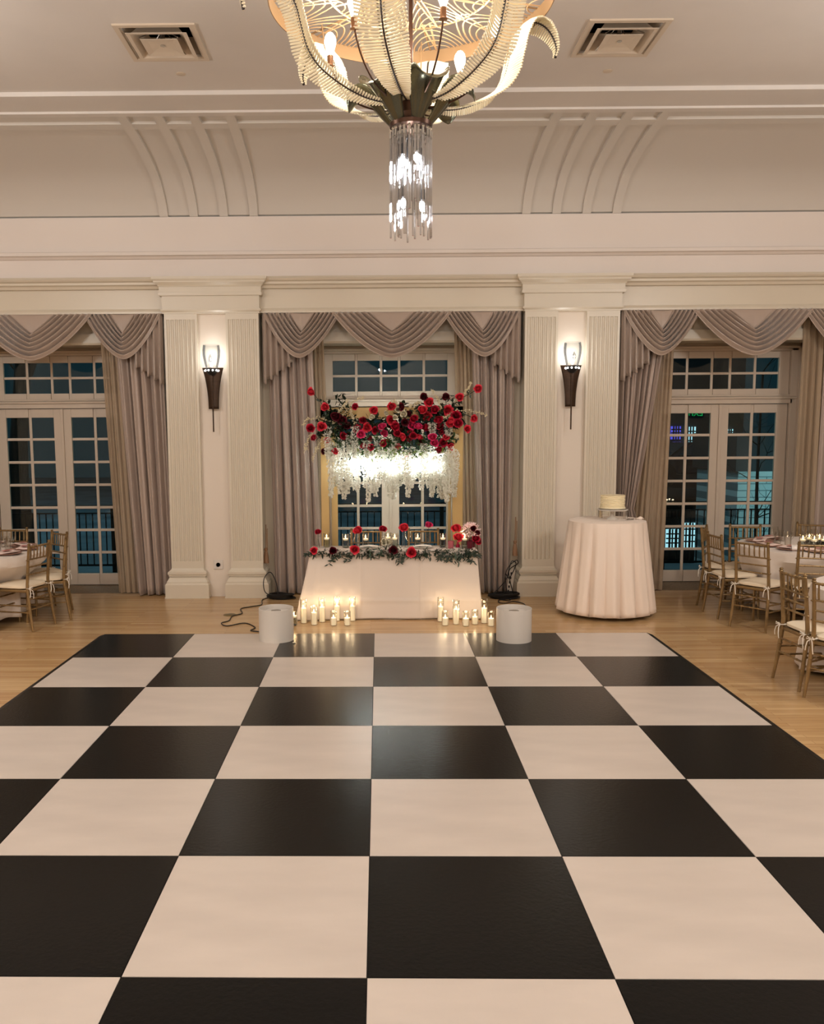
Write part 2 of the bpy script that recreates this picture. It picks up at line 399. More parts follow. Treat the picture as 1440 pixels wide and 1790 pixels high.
# ------------------------------------------------------------------ ceiling vents, sprinkler covers
def vent(cx, cy, label):
    t = thing('ceiling_vent', label, 'vent', (cx, cy, ZC), 0, 'square ceiling vents')
    def frame(b, h0, z0, h1, z1):
        for q in range(4):
            R4 = Matrix.Rotation(q*pi/2, 3, 'Z')
            vs = [R4 @ V(p) for p in ((-h0, -h0, z0), (h0, -h0, z0), (h1, -h1, z1), (-h1, -h1, z1))]
            b.add(vs, [(0, 1, 2, 3)])
    b = MB(); frame(b, .325, 0, .325, -.012); frame(b, .325, -.012, .285, -.012); frame(b, .285, -.012, .225, .14); obj('frame', b, WHITEV, t, smooth=False, solid=.003)
    b = MB(); frame(b, .245, -.035, .215, -.032); frame(b, .215, -.03, .13, .09); obj('louver_ring', b, WHITEV, t, smooth=False, solid=.003)
    b = MB(); frame(b, .15, -.04, .10, -.030); frame(b, .10, -.030, .0, -.022); obj('center_plate', b, WHITEV, t, smooth=False, solid=.003)
    b = MB()
    for a in (.78, 2.36, 3.93, 5.5): b.tube([(.22*cos(a), .22*sin(a), -.03), (.03*cos(a), .03*sin(a), .09)], .004, 5)
    b.tube([(0, 0, -.03), (0, 0, .12)], .02, 8); obj('bracket', b, SILVER, t)
    b = MB(); b.box(-.27, .27, -.27, .27, .30, .31); b.box(-.28, -.27, -.27, .27, 0.02, .3); b.box(.27, .28, -.27, .27, .02, .3); b.box(-.27, .27, -.28, -.27, .02, .3); b.box(-.27, .27, .27, .28, .02, .3)
    obj('duct_box', b, DARK, t, smooth=False)
WHITEV = mat('vent_paint', (206, 190, 170), .45)
vent(VC[0][0], VC[0][1], 'square white ceiling vent left of the chandelier')
vent(VC[1][0], VC[1][1], 'square white ceiling vent right of the chandelier')
for (x, y, s) in ((at(316, 129, Z=ZC).x, at(316, 129, Z=ZC).y, 'left'), (at(1062, 124, Z=ZC).x, at(1062, 124, Z=ZC).y, 'right')):
    b = MB(); b.lathe([(.0, -.006), (.038, -.006), (.042, -.004), (.042, .0)], (0, 0, 0), 20)
    tag(obj('ceiling_sprinkler', b, WHITEV, loc=(x, y, ZC)), 'small round sprinkler cover on the ceiling below the %s vent' % s, 'sprinkler', 'ceiling sprinkler covers')

# ------------------------------------------------------------------ curtains
def pleat(x, n, ph=0): return sin(2*pi*n*x+ph)+.35*sin(2*pi*n*2.3*x+1.3+ph)
def drape_mb(xt0, xt1, xb0, xb1, zt, zb, y, n, amp, ph=0, mid=None, nu=140, nv=36):
    """pleated cloth; mid=(z,x0,x1) gathers it at a tie-back"""
    def fn(u, v):
        z = zt+(zb-zt)*v
        if mid:
            zm, m0, m1 = mid
            if z > zm:
                k = (zt-z)/(zt-zm); k2 = k**1.5; a, c = xt0+(m0-xt0)*k2, xt1+(m1-xt1)*k**1.25
            else:
                k = ((zm-z)/(zm-zb)); k = k**.6; a, c = m0+(xb0-m0)*k, m1+(xb1-m1)*k
        else: a, c = xt0+(xb0-xt0)*v, xt1+(xb1-xt1)*v
        s = u+.012*sin(5*v+9*u)*(1-u)*u*4
        w = (c-a)
        am = amp*(.75+.35*v)
        return (a+w*s+.006*cos(2*pi*n*s+ph)*w/n*8, y+am*pleat(s, n, ph)*(1+.25*sin(3*u+2*v)), z)
    return MB().grid(fn, nu, nv)
def curtain(name, label, cat, group, args, material, tie=None, **k):
    o = obj(name, drape_mb(*args, **k), material, solid=.004 if material is not SHEER else 0)
    tag(o, label, cat, group); return o
ZT = 3.48
cc = BAYC[1]
GD, GS = 'taupe drapes', 'sheer curtains'
curtain('drape', 'taupe satin drape hanging left of the floral arch', 'curtain', GD, (cc-1.54, cc-1.0, cc-1.50, cc-.88, ZT, .015, 10.69, 5, .05), DRAPE)
curtain('drape', 'taupe satin drape hanging right of the floral arch', 'curtain', GD, (cc+.99, cc+1.55, cc+1.12, cc+1.50, ZT, .015, 10.69, 5, .05, 2), DRAPE)
curtain('sheer_curtain', 'narrow sheer curtain at the left edge of the middle window', 'curtain', GS, (cc-1.04, cc-.86, cc-1.0, cc-.72, ZT, .02, 10.78, 4, .02), SHEER)
curtain('sheer_curtain', 'sheer curtain at the right edge of the middle window', 'curtain', GS, (cc+.78, cc+1.08, cc+.86, cc+1.18, ZT, .02, 10.78, 6, .02, 1), SHEER)
cl = BAYC[0]
curtain('drape', 'taupe satin drape beside the left pilaster, hanging to the floor', 'curtain', GD, (cl+.94, cl+1.56, cl+1.13, cl+1.62, ZT, .015, 10.67, 4.6, .055, .6), DRAPE)
curtain('sheer_curtain', 'sheer curtain right of the left french doors', 'curtain', GS, (cl+.74, cl+1.05, cl+.86, cl+1.18, ZT, .02, 10.77, 4, .024, .5), SHEER)
curtain('drape', 'taupe satin drape at the far left side of the left doors', 'curtain', GD, (cl-1.56, cl-.95, cl-1.6, cl-.98, ZT, .015, 10.67, 4.6, .055, .6), DRAPE)
cr = BAYC[2]
curtain('drape', 'taupe satin drape tied back behind the cake table', 'curtain', GD, (cr-1.58, cr-1.0, cr-1.60, cr-1.10, ZT, .015, 10.66, 7, .042, .6), DRAPE, mid=(1.02, cr-1.56, cr-1.36))
curtain('sheer_curtain', 'sheer curtain between the cake table and the right doors', 'curtain', GS, (cr-1.15, cr-.86, cr-1.42, cr-.92, ZT, .02, 10.77, 6, .022, .5), SHEER)
curtain('sheer_curtain', 'sheer curtain at the far right edge of the right doors', 'curtain', GS, (cr+.73, cr+1.15, cr+.70, cr+1.15, ZT, .02, 10.75, 5, .03, .9), SHEER)
curtain('drape', 'taupe satin drape at the far right side of the right doors', 'curtain', GD, (cr+.98, cr+1.56, cr+.95, cr+1.6, ZT, .015, 10.67, 4.6, .055, .6), DRAPE)

def swag_mb(x0, x1, zt, drop, y, n=6.6, lean=0, gl=.36, gr=.36):
    w = x1-x0; cx = (x0+x1)/2
    def fn(u, v):
        k = max(0, (v-.13)/.87)
        a = x0+w*gl*(1-k); c = x1-w*gr*(1-k)
        t = 2*u-1
        sag = drop*(.40*v/.13 if v < .13 else .40+.60*k**1.05)
        x = a+(c-a)*u+lean*sin(pi*u)*v*w
        p = 1.12+.6*k
        sh = (1-abs(t)**p)
        z = zt-sag*sh
        fold = sin(2*pi*n*k+.5*sin(2*pi*u)+.9)
        env = min(1, k*9)*(1-.85*max(0, (k-.88)/.12))*(.5+.5*sh**.5)
        yy = y-.10*sin(pi*u)*v**.5-.050*fold*env-.02*v
        z += .022*fold*env*sh
        return (x, yy, z)
    return MB().grid(fn, 60, 84)
def jabot_mb(xi, xo, zt, zi, zo, y, n=5):
    """pleated cascade from inner xi to outer xo"""
    def fn(u, v):
        k = u*n; fr = k-int(k) if k < n else 1; tri = 1-abs(2*fr-1)
        zb = zi+(zo-zi)*u+.05*(1-tri)-.02
        x = xi+(xo-xi)*(u+.85*sin(2*pi*k)/n/2.2)
        yy = y-.012-.085*tri**.8*(.5+.5*v)
        return (x, yy, zt+(zb-zt)*v)
    return MB().grid(fn, n*12, 14)
def valance(c, label):
    t = thing('swag_valance', label, 'valance', (c, 10.60, ZT+.03), 0, 'swag valances over the windows')
    def P(mb, nm): obj(nm, mb, DRAPE2, t, solid=.004)
    y = -.02
    P(jabot_mb(-1.22, -1.585, .0, -.62, -.87, y+.03), 'jabot'); P(jabot_mb(1.22, 1.585, .0, -.62, -.87, y+.03), 'jabot')
    P(swag_mb(-1.575, -.62, 0, .55, y, lean=-.03, gl=.36, gr=.36), 'swag'); P(swag_mb(.62, 1.575, 0, .55, y, lean=.03, gl=.36, gr=.36), 'swag')
    P(swag_mb(-.74, .74, 0, .56, y-.02, gl=.33, gr=.33), 'swag')
    b = MB(); b.box(-1.585, 1.585, -.01, .2, -.0, .02); obj('board', b, DRAPE2, t, smooth=False)
valance(BAYC[0], 'taupe swag valance with cascades over the left french doors')
valance(BAYC[1], 'taupe swag valance with cascades over the middle window, above the floral arch')
valance(BAYC[2], 'taupe swag valance with cascades over the right french doors')

# ------------------------------------------------------------------ sconces, outlet, floor plate
def sconce(cx, label):
    t = thing('wall_sconce', label, 'wall light', (cx, W+.06, 2.35), 0, 'bronze wall sconces')
    b = MB()
    def wd(v): return .062+.068*v**2.2
    def fn(u, v): return ((u-.5)*2*wd(v), -.055-.035*sin(pi*u), .50*v)
    b.grid(fn, 14, 16); obj('backplate', b, DARKSC, t, solid=.006)
    b = MB(); b.tube([(.0, -.11, -.28), (0, -.11, .42)], .009, 8); b.tube([(0, -.11, .1), (0, 0, .1)], .008, 6); obj('rod', b, DARKSC, t)
    b = MB(); b.lathe([(.02, .40), (.05, .42), (.072, .46), (.078, .485)], (0, -.13, 0), 24); obj('cup', b, BLACK, t)
    for k in range(10):
        a = 2*pi*k/10
        bb = MB(); bb.ball((.082*cos(a), -.13+.082*sin(a), .46), .012, 8, 5); obj('bead', bb, BEADGLOW, t)
    b = MB(); b.lathe([(.066, .47), (.088, .55), (.105, .63), (.108, .70), (.098, .77)], (0, -.13, 0), 32); obj('glass_shade', b, FROST, t)
    b = MB(); b.lathe([(.0, -.01), (.016, .02), (.022, .05), (.012, .085), (0, .11)], (0, -.215, .545), 8); obj('crystal_drop', b, CRYST, t)
    b = MB(); b.lathe([(0, .0), (.018, .015), (.026, .05), (.02, .085), (0, .10)], (0, -.13, .50), 12); obj('bulb', b, SCB, t)
    lamp('sconce_light', (cx, W+.06-.13, 2.35+.63), 4.2, (1, .97, .93), .03)
FROST = glassmat('sconce_glass', tint=(226, 228, 228), fac=1.6, rough=.2, ior=1.4)
SCB = mat('lit_sconce_bulb', (255, 250, 240), .3, emit=5)
BEADGLOW = mat('bead_glow', (255, 255, 255), .2, emit=3)  # crystal beads given emission to look lit; they hold no bulbs
sconce(-1.915, 'lit bronze wall sconce with clear glass shade on the left pilaster')
sconce(2.46, 'lit bronze wall sconce with clear glass shade on the right pilaster')
p = at(381.5, 987, Y=W+.05); t = thing('outlet_plate', 'white square outlet plate with black round socket low on the left pilaster', 'outlet', (p.x, W+.055, p.z))
b = MB(); b.box(-.058, .058, -.008, .006, -.058, .058); obj('plate', b, WHITE, t, smooth=False, bevel=.003)
b = MB(); b.lathe([(0, 0), (.026, 0), (.026, .01)], n=20); b.move(Matrix.Rotation(pi/2, 4, 'X')); b.move(Matrix.Translation((0, -.008, 0))); obj('socket', b, BLACK, t)
p = at(402, 1075, Z=0); b = MB(); b.lathe([(0, .006), (.065, .006), (.075, .0)], n=28); tag(obj('floor_outlet', b, mat('worn_brass', (120, 104, 62), .4, .6), loc=(p.x, p.y, 0)), 'round brass floor outlet cover under the black cable', 'floor outlet')

# ------------------------------------------------------------------ dance floor
DFX, DFY, PH, P_ = -2.7075, 8.4599, -.0106, .9144
t = thing('dance_floor', 'black and white checkered dance floor on the wooden floor', 'dance floor', (DFX, DFY, 0), PH)
for j in range(9):
    for i in range(6):
        white = (i+j) % 2 == 1
        g = .0022
        b = MB(); b.box(g, P_-g, -P_+g, -g, 0.001, .02)
        o = obj('floor_panel', b, WHITEP if white else BLACKP, t, smooth=False, loc=(i*P_, -j*P_, 0)); o['label'] = 'white dance floor panel' if white else 'black dance floor panel'
b = MB(); b.box(.01, 6*P_-.01, -9*P_+.01, -.01, .0008, .0165); obj('underlay', b, EDGE, t, smooth=False)
def ramp(p, q, n):
    p, q, n = V(p), V(q), V(n)
    return MB().add([(*p, .02), (*q, .02), (*(q+n*.055), .002), (*(p+n*.055), .002), (*p, .0), (*q, .0)], [(0, 1, 2, 3), (0, 4, 5, 1), (0, 3, 4), (1, 5, 2)])
w6, h9 = 6*P_, -9*P_
for (p, q, n) in (((0, 0), (w6, 0), (0, .5)), ((w6, 0), (w6, h9), (1, 0)), ((0, h9), (0, 0), (-1, 0)), ((w6, h9), (0, h9), (0, -1))):
    obj('edging_ramp', ramp(p, q, n), EDGE, t, smooth=False)
# ================================================================== chandelier
CXC, CYC = .257, 5.3
ch = thing('chandelier', 'large chandelier with ivory rod palm leaves, bronze petals and crystal drops', 'chandelier', (CXC, CYC, 0))
b = MB(); b.lathe([(0, 3.80), (.045, 3.80), (.10, 3.832), (.125, 3.84), (.13, 3.862), (.10, 3.875), (.075, 3.92), (.09, 3.99), (.10, 4.03), (.05, 4.05), (.012, 4.07), (.012, 5.18), (.09, 5.2), (.12, 5.24)], n=36)
obj('stem', b, BRONZE2, ch)
b = MB(); b.lathe([(.118, 3.975), (.128, 3.985), (.118, 3.995), (.108, 3.985), (.118, 3.975)], n=30); obj('hub_ring', b, BRONZE2, ch)
def interp(P, s):
    n = len(P)-1; k = min(int(s*n), n-1); f = s*n-k
    a, c = P[k], P[k+1]; p0 = P[max(k-1, 0)]; p3 = P[min(k+2, n)]
    return tuple(.5*((2*a[q])+(-p0[q]+c[q])*f+(2*p0[q]-5*a[q]+4*c[q]-p3[q])*f*f+(-p0[q]+3*a[q]-3*c[q]+p3[q])*f**3) for q in range(len(a)))
def arclen(P, n=400):
    pts = [interp(P, i/n) for i in range(n+1)]; L = [0]
    for i in range(n): L.append(L[-1]+math.dist(pts[i], pts[i+1]))
    def f(d):
        lo, hi = 0, n
        while hi-lo > 1:
            m_ = (lo+hi)//2
            if L[m_] < d: lo = m_
            else: hi = m_
        k = (d-L[lo])/max(1e-9, L[hi]-L[lo]); return tuple(pts[lo][q]+(pts[hi][q]-pts[lo][q])*k for q in range(len(pts[0])))
    return f, L[-1]
FP = [(.10, 3.972), (.20, 3.972), (.29, 3.984), (.385, 4.015), (.48, 4.062), (.56, 4.12), (.615, 4.20), (.645, 4.30), (.675, 4.41), (.73, 4.505), (.805, 4.54), (.885, 4.525), (.945, 4.47), (.975, 4.40), (.965, 4.345)]
def frond(phi, rs=1, zs=0):
    f, Ln = arclen(FP); e = V((cos(phi), sin(phi), 0)); sd = V((-sin(phi), cos(phi), 0))
    def pos(d): r, z = f(d); return e*(r*rs)+V((0, 0, z+zs*max(0, d/Ln-.4)))
    hwp = [(.028,), (.06,), (.095,), (.125,), (.14,), (.145,), (.142,), (.130,), (.105,), (.065,), (.02,)]
    root = None; N = int(Ln/.0160)
    rods = MB(); tk = MB()
    for i in range(N):
        d = (i+.5)/N*Ln; p = pos(d); tg = (pos(min(Ln, d+.01))-pos(max(0, d-.01))).normalized(); nn = tg.cross(sd).normalized()
        hw = interp(hwp, d/Ln)[0]*1.0
        for s in (-1, 1):
            j = random.uniform(.975, 1.02)
            q = p+sd*s*hw*j+tg*hw*.22+nn*(-hw*.22)
            mid_ = p+sd*s*hw*.5+tg*hw*.07+nn*(-hw*.05)
            rods.tube([p+sd*s*.006, mid_, q], [.0058, .0064, .0058], 6)
            tk.tube([p, p+(mid_-p)*.30-nn*.0072], .0019, 4)
    o = obj('palm_leaf', rods, FROND, ch)
    n = 46; tb = MB().tube([pos(Ln*i/n)+V((0, 0, -.004)) for i in range(n+1)], [.0052]*n+[.009], 6)
    k = len(tb.v); tb.add(tk.v, tk.f)
    obj('leaf_spine', tb, SPINE, o)
for a, rs, zs in ((203, 1.05, -.01), (253, 1, 0), (318, 1, 0), (18, 1, .03), (78, 1, 0), (138, .95, -.01)): frond(RD(a), rs, zs)
PP = [(.098, 3.832), (.135, 3.868), (.18, 3.915), (.225, 3.965), (.27, 4.008), (.312, 4.024), (.345, 4.015), (.368, 3.99), (.380, 3.962)]
PW = [(.030,), (.040,), (.060,), (.086,), (.104,), (.106,), (.090,), (.056,), (.006,)]
PP2 = PP[:6]+[(.338, 4.018), (.352, 4.006), (.360, 3.992)]
PW2 = PW[:6]+[(.094,), (.068,), (.012,)]
def petal(phi, droop):
    PP, PW = (globals()['PP'], globals()['PW']) if droop else (PP2, PW2)
    e = V((cos(phi), sin(phi), 0)); sd = V((-sin(phi), cos(phi), 0))
    def fn(u, v):
        r, z = interp(PP, v); w = interp(PW, v)[0]; t = 2*u-1
        r1, z1 = interp(PP, min(1, v+.02)); r0, z0 = interp(PP, max(0, v-.02)); T = V((r1-r0, z1-z0)).normalized(); nr, nz = T.y, -T.x
        c = .62*w*(1-cos(t*pi/2))*(1-.8*min(1, max(0, (v-.55)/.4)))+.003*cos(4*pi*t)*sin(pi*min(1, v*1.1)); t = sin(t*pi/2)
        return tuple(e*(r-nr*c)+sd*(w*t)+V((0, 0, z-nz*c)))
    obj('bronze_petal', MB().grid(fn, 20, 26), BRONZE, ch, solid=.004)
for a in (168, 228, 288, 348, 48, 108): petal(RD(a), a in (168, 348, 48))
AP = [(.07, 3.95), (.16, 3.955), (.25, 3.975), (.34, 4.02), (.42, 4.10), (.47, 4.19), (.49, 4.245)]
for a in (168, 228, 288, 348, 48, 108):
    e = V((cos(RD(a)), sin(RD(a)), 0))
    pts = [e*interp(AP, i/20)[0]+V((0, 0, interp(AP, i/20)[1])) for i in range(21)]
    o = obj('candle_arm', MB().tube(pts, .0055, 7), BRONZE2, ch)
    q = e*.492
    obj('bulb_socket', MB().lathe([(.0, 4.235), (.024, 4.24), (.021, 4.246), (.018, 4.25), (.0185, 4.30), (0, 4.301)], (q.x, q.y, 0), 14), mat('socket_bronze', (150, 112, 84), .35, .7), o)
    obj('bulb', MB().lathe([(.014, 4.30), (.022, 4.325), (.034, 4.365), (.036, 4.385), (.030, 4.41), (.016, 4.428), (0, 4.432)], (q.x, q.y, 0), 16), BULB, o)
    lamp('chandelier_light', (CXC+q.x, CYC+q.y, 4.46), 8.5, (1, .91, .80), .03)
# ring band and its openwork disc
RR = .835
b = MB(); b.lathe([(RR, 4.545), (RR+.006, 4.545), (RR+.006, 4.63), (RR-.004, 4.63), (RR, 4.545)], n=96); obj('ring_band', b, BRASS, ch)
def arcs(name, nf, R0, rin, tw, z, rr=.0042):
    for k in range(nf):
        a0 = 2*pi*(k+.5)/nf; mb = MB()
        for s in (-1, 1):
            mb.tube([((R0-(R0-rin)*q/6)*cos(a0+s*tw*.22*(q/6)**1.5), (R0-(R0-rin)*q/6)*sin(a0+s*tw*.22*(q/6)**1.5), z) for q in range(7)], rr*1.2, 4, flat=.6)
            for j in range(1, 6):
                h = (R0-rin)*j/5.2; w = tw*(.28+.72*j/5); pts = []
                for q in range(13):
                    u = q/12*pi/2; th = a0+s*w*sin(u); r = R0-h*cos(u)
                    pts.append((r*cos(th), r*sin(th), z))
                mb.tube(pts, rr, 4, flat=.6)
        obj(name, mb, LATT, ch)
arcs('lattice_fan', 12, RR-.004, .44, .262, 4.625, .0055)
arcs('lattice_fan', 8, .50, .14, .39, 4.622, .005)
b = MB()
for k in range(6):
    a = RD(18+60*k); b.tube([(.02*cos(a), .02*sin(a), 4.63), (RR*cos(a), RR*sin(a), 4.63)], .006, 5)
    b.tube([(.64*cos(a+.06), .64*sin(a+.06), 4.27), (.70*cos(a+.06), .70*sin(a+.06), 4.63)], .005, 5)
b.lathe([(.50, 4.618), (.508, 4.625), (.50, 4.632), (.492, 4.625), (.50, 4.618)], n=60)
obj('spokes', b, BRASS, ch)
# crystal rods
rnd = random.Random(3)
for ringr, n, z1 in ((.122, 26, 3.835), (.078, 16, 3.83)):
    for k in range(n):
        a = 2*pi*k/n+rnd.uniform(-.05, .05); L = rnd.choice((.40, .46, .52, .56, .60)) if ringr > .1 else rnd.choice((.40, .5, .585))
        x, y = ringr*cos(a), ringr*sin(a)
        b = MB(); b.tube([(x, y, z1-.03), (x, y, z1-.03-L*.5), (x, y, z1-.03-L)], .0066, 6)
        o = obj('crystal_rod', b, CRYST, ch)
        b = MB(); b.ball((x, y, z1-.015), .011, 6, 4); b.tube([(x, y, z1-.02), (x, y, z1-.06)], .0075, 6); obj('hanger_cap', b, SILVER, o)
for (x, y, z) in ((-.05, -.05, 3.64), (.03, -.06, 3.655), (.055, .03, 3.64), (-.03, .05, 3.65), (-.048, -.03, 3.40), (.066, -.02, 3.385)):
    b = MB(); b.tube([(x*.3, y*.3, 3.82), (x, y, z+.13), (x, y, z+.10)], .004, 5); b.lathe([(0, .0), (.016, .0), (.016, .06), (0, .065)], (x, y, z+.035), 12); o = obj('drop_socket', b, BLACK, ch)
    b = MB(); b.ball((x, y, z), .017, 12, 8, (1, 1, 1.8)); obj('drop_bulb', b, BULBW, o)
    lamp('drop_light', (CXC+x*1.0, CYC+y*1.0, z-.055), 5, (.98, .98, 1), .02)

# ================================================================== chiavari chairs
def bamboo(mb, p, q, r, nodes=4, n=7):
    p, q = V(p), V(q); pts = []; rs = []
    for i in range(nodes):
        for t, k in ((i/nodes, 1), ((i+.92)/nodes, .94), ((i+.96)/nodes, 1.28)):
            pts.append(p+(q-p)*t); rs.append(r*k)
    pts.append(q); rs.append(r); return mb.tube(pts, rs, n)
def make_chair(label, mtl=None):
    G = mtl or GOLDC
    t = thing('chiavari_chair', label, 'chair')
    for s in (-1, 1):
        b = MB(); b.tube([(s*.195, -.255, 0), (s*.188, -.228, .18), (s*.180, -.20, .42), (s*.175, -.198, .50), (s*.173, -.215, .70), (s*.172, -.235, .895)], [.0125, .0155, .0165, .0165, .0155, .0145], 9)
        for z, y in ((.30, -.213), (.60, -.206), (.75, -.22)): b.tube([(s*.18, y, z-.006), (s*.18, y, z), (s*.18, y, z+.006)], [.015, .020, .015], 9)
        b.lathe([(.016, .892), (.018, .90), (.012, .908), (.017, .918), (.008, .927), (0, .928)], (s*.172, -.236, 0), 10); obj('back_post', b, G, t)
        b = MB(); bamboo(b, (s*.195, .195, 0), (s*.182, .178, .43), .0145, 3); obj('leg', b, G, t)
    for z, y, r in ((.885, -.234, .0115), (.755, -.221, .009), (.675, -.212, .009), (.595, -.206, .009)):
        b = MB(); bamboo(b, (-.174, y, z), (.174, y, z), r, 5); obj('top_rail' if z > .8 else 'back_rail', b, G, t)
    for k in range(6):
        x = -.135+.054*k; b = MB(); b.tube([(x, -.221, .757), (x, -.228, .80), (x, -.233, .885)], [.0062, .0085, .006], 6); obj('spindle', b, G, t)
    for s in (-1, 1):
        for z in (.20, .27):
            b = MB(); bamboo(b, (s*.188, -.225, z), (s*.19, .188, z), .0085, 4); obj('stretcher', b, G, t)
    for y, z in ((-.222, .23), (-.212, .34), (.19, .23), (.184, .34)):
        b = MB(); bamboo(b, (-.187, y, z), (.187, y, z), .0085, 4); obj('stretcher', b, G, t)
    b = MB()
    def rb(h0, y0, y1, z0, z1): b.add([(-h0+.01, y0, z0), (h0-.01, y0, z0), (h0, y1, z0), (-h0, y1, z0), (-h0+.01, y0, z1), (h0-.01, y0, z1), (h0, y1, z1), (-h0, y1, z1)], [(0, 3, 2, 1), (4, 5, 6, 7), (0, 1, 5, 4), (1, 2, 6, 5), (2, 3, 7, 6), (3, 0, 4, 7)])
    rb(.20, -.205, .20, .41, .44); obj('seat_frame', b, G, t, bevel=.008)
    def cu(u, v):
        th = 2*pi*u; k = 5.0; cx = abs(cos(th))**(2/k)*(1 if cos(th) > 0 else -1); cy = abs(sin(th))**(2/k)*(1 if sin(th) > 0 else -1)
        r, z = ((0, 0), (.9, 0), (1, .25), (1, .7), (.88, .98), (.45, 1.12), (0, 1.15))[min(6, int(round(v*6)))]
        return (cx*r*.192, cy*r*.198+.002, .442+.045*z)
    b = MB().grid(cu, 32, 6, wrap=True); cs = obj('cushion', b, CUSH, t)
    for s in (-1, 1):
        b = MB(); x, y = s*.178, -.20
        b.tube([(s*.15, -.185, .46), (x+s*.02, y+.0, .458), (x+s*.014, y-.022, .455), (x-s*.014, y-.024, .455), (s*.15, -.19, .457)], .004, 5)
        b.tube([(x, y-.024, .455), (x+.02, y-.045, .43), (x+.028, y-.05, .385), (x+.03, y-.045, .345)], .004, 5)
        b.tube([(x, y-.024, .455), (x-.018, y-.045, .435), (x-.024, y-.052, .40), (x-.03, y-.047, .365)], .004, 5)
        b.tube([(x, y-.024, .455), (x+.02, y-.045, .475), (x+.03, y-.04, .455), (x, y-.026, .453), (x-.022, y-.045, .475), (x-.03, y-.04, .455), (x, y-.024, .454)], .0038, 5)
        obj('ribbon_tie', b, TIE, cs)
    return t
CHG = 'gold chiavari chairs around the guest tables'
def put(first, mx, my, fdeg, label, km, group=CHG):
    f = RD(fdeg); loc = (mx+cos(f)*.255, my+sin(f)*.255, 0); rz = f-pi/2
    if first is not None:
        first.location = loc; first.rotation_euler = (0, 0, rz); first['label'] = label; first['group'] = group; return
    dup(chair0, loc, rz, label, group, km)
chair0 = make_chair('x')
km = kidmap()
LIST = [
 (3.765, 9.29, 2, 'gold chiavari chair nearest the cake table, its back to the dance floor'),
 (3.935, 10.02, -31, 'gold chiavari chair near the right french doors, mostly hidden by another chair'),
 (3.87, 8.59, 36, 'gold chiavari chair at the front left of the right guest table, ribbon ties in view'),
 (4.475, 8.43, 72, 'gold chiavari chair seen from behind at the front of the right guest table'),
 (4.51, 10.19, -98, 'gold chiavari chair behind the right guest table, standing before the right door'),
 (5.42, 10.36, -115, 'gold chiavari chair behind the candle centrepiece of the right guest table'),
 (3.33, 6.67, 3, 'gold chiavari chair closest to the dance floor on the right, ribbons hanging down'),
 (3.415, 6.175, 32, 'gold chiavari chair cut off by the right edge of the photo, nearest of all'),
 (-3.47, 8.84, 166, 'gold chiavari chair in front of the left guest table, whole seat in view'),
 (-3.395, 9.43, 199, 'gold chiavari chair seen edge on beside the left guest table'),
 (-3.645, 9.91, -131, 'gold chiavari chair behind the left guest table, facing the camera before the door'),
 (-4.37, 10.32, -94, 'gold chiavari chair at the far left edge, behind the left guest table'),
]
for i, (x, y, f, l) in enumerate(LIST): put(chair0 if i == 0 else None, x, y, f, l, km)
put(None, -.05, 9.96, -90, 'gold chiavari chair behind the left half of the white candlelit table', km, 'chairs behind the candlelit table')
put(None, .625, 9.96, -90, 'gold chiavari chair behind the right half of the white candlelit table', km, 'chairs behind the candlelit table')

# ================================================================== guest tables
def round_cloth(R, H, hem, flare, n, seed, amp=.05, mtl=None, pushes=()):
    rn = random.Random(seed); ph = [rn.uniform(0, 6.28) for _ in range(3)]
    def fn(u, v):
        th = 2*pi*u
        if v < .18: r = R*v/.18; return (r*cos(th), r*sin(th), H)
        k = (v-.18)/.82
        wav = 2*abs(cos((n*th+ph[0]+.6*sin(3*th))/2))**.8-1.15+.18*sin((n*2-3)*th+ph[1])
        r = R+.006+flare*k+amp*wav*k**.8
        if k < .04: r = R+.004
        z = H-.002-(H-hem)*k+(.012*wav*k)
        for (pa, pd) in pushes:      # where a chair's front edge presses the cloth in
            da = (th-pa+pi) % (2*pi)-pi; g = math.exp(-(da/.27)**4); s_ = min(1, max(0, (.66-z)/.2)); r -= max(0, r-pd)*g*s_
        return (r*cos(th), r*sin(th), z)
    return MB().grid(fn, n*18, 26, wrap=True)
def round_table(name, cx, cy, R, H, hem, flare, n, seed, tl, cllab, mtl=LINEN, amp=.045, cat='table', pushes=()):
    t = thing(name, tl, 'table', (cx, cy, 0))
    b = MB(); b.lathe([(0, H-.035), (R-.02, H-.035), (R-.015, H-.012), (0, H-.012)], n=40); obj('tabletop', b, mat('plywood_top', (150, 120, 85), .6), t)
    b = MB(); b.tube([(0, 0, .03), (0, 0, H-.03)], .035, 12); b.lathe([(0, 0), (min(.3, R*.5), 0), (min(.29, R*.48), .02), (.04, .05)], n=20); obj('pedestal', b, BLACK, t)
    c = obj('tablecloth', round_cloth(R, H, hem, flare, n, seed, amp, pushes=pushes), mtl, solid=.003, loc=(cx, cy, 0)); tag(c, cllab, 'tablecloth')
RT = (5.06, 9.40); LT = (-4.52, 9.28)
def pushes_for(cx, cy, idx):
    out = []
    for i in idx:
        x, y, f, _l = LIST[i]; fx, fy = x+cos(RD(f))*.47, y+sin(RD(f))*.47
        out.append((math.atan2(fy-cy, fx-cx), math.hypot(fx-cx, fy-cy)-.035))
    return out
round_table('guest_table', RT[0], RT[1], .90, .765, .13, .09, 14, 1, 'round guest table at the right, before the right french doors', 'pinkish ivory cloth over the right guest table', amp=.02, pushes=pushes_for(*RT, range(6)))
round_table('guest_table', LT[0], LT[1], .87, .765, .07, .07, 13, 2, 'round guest table at the left edge, before the left french doors', 'pinkish ivory cloth over the left guest table', amp=.03, pushes=pushes_for(*LT, range(8, 12)))
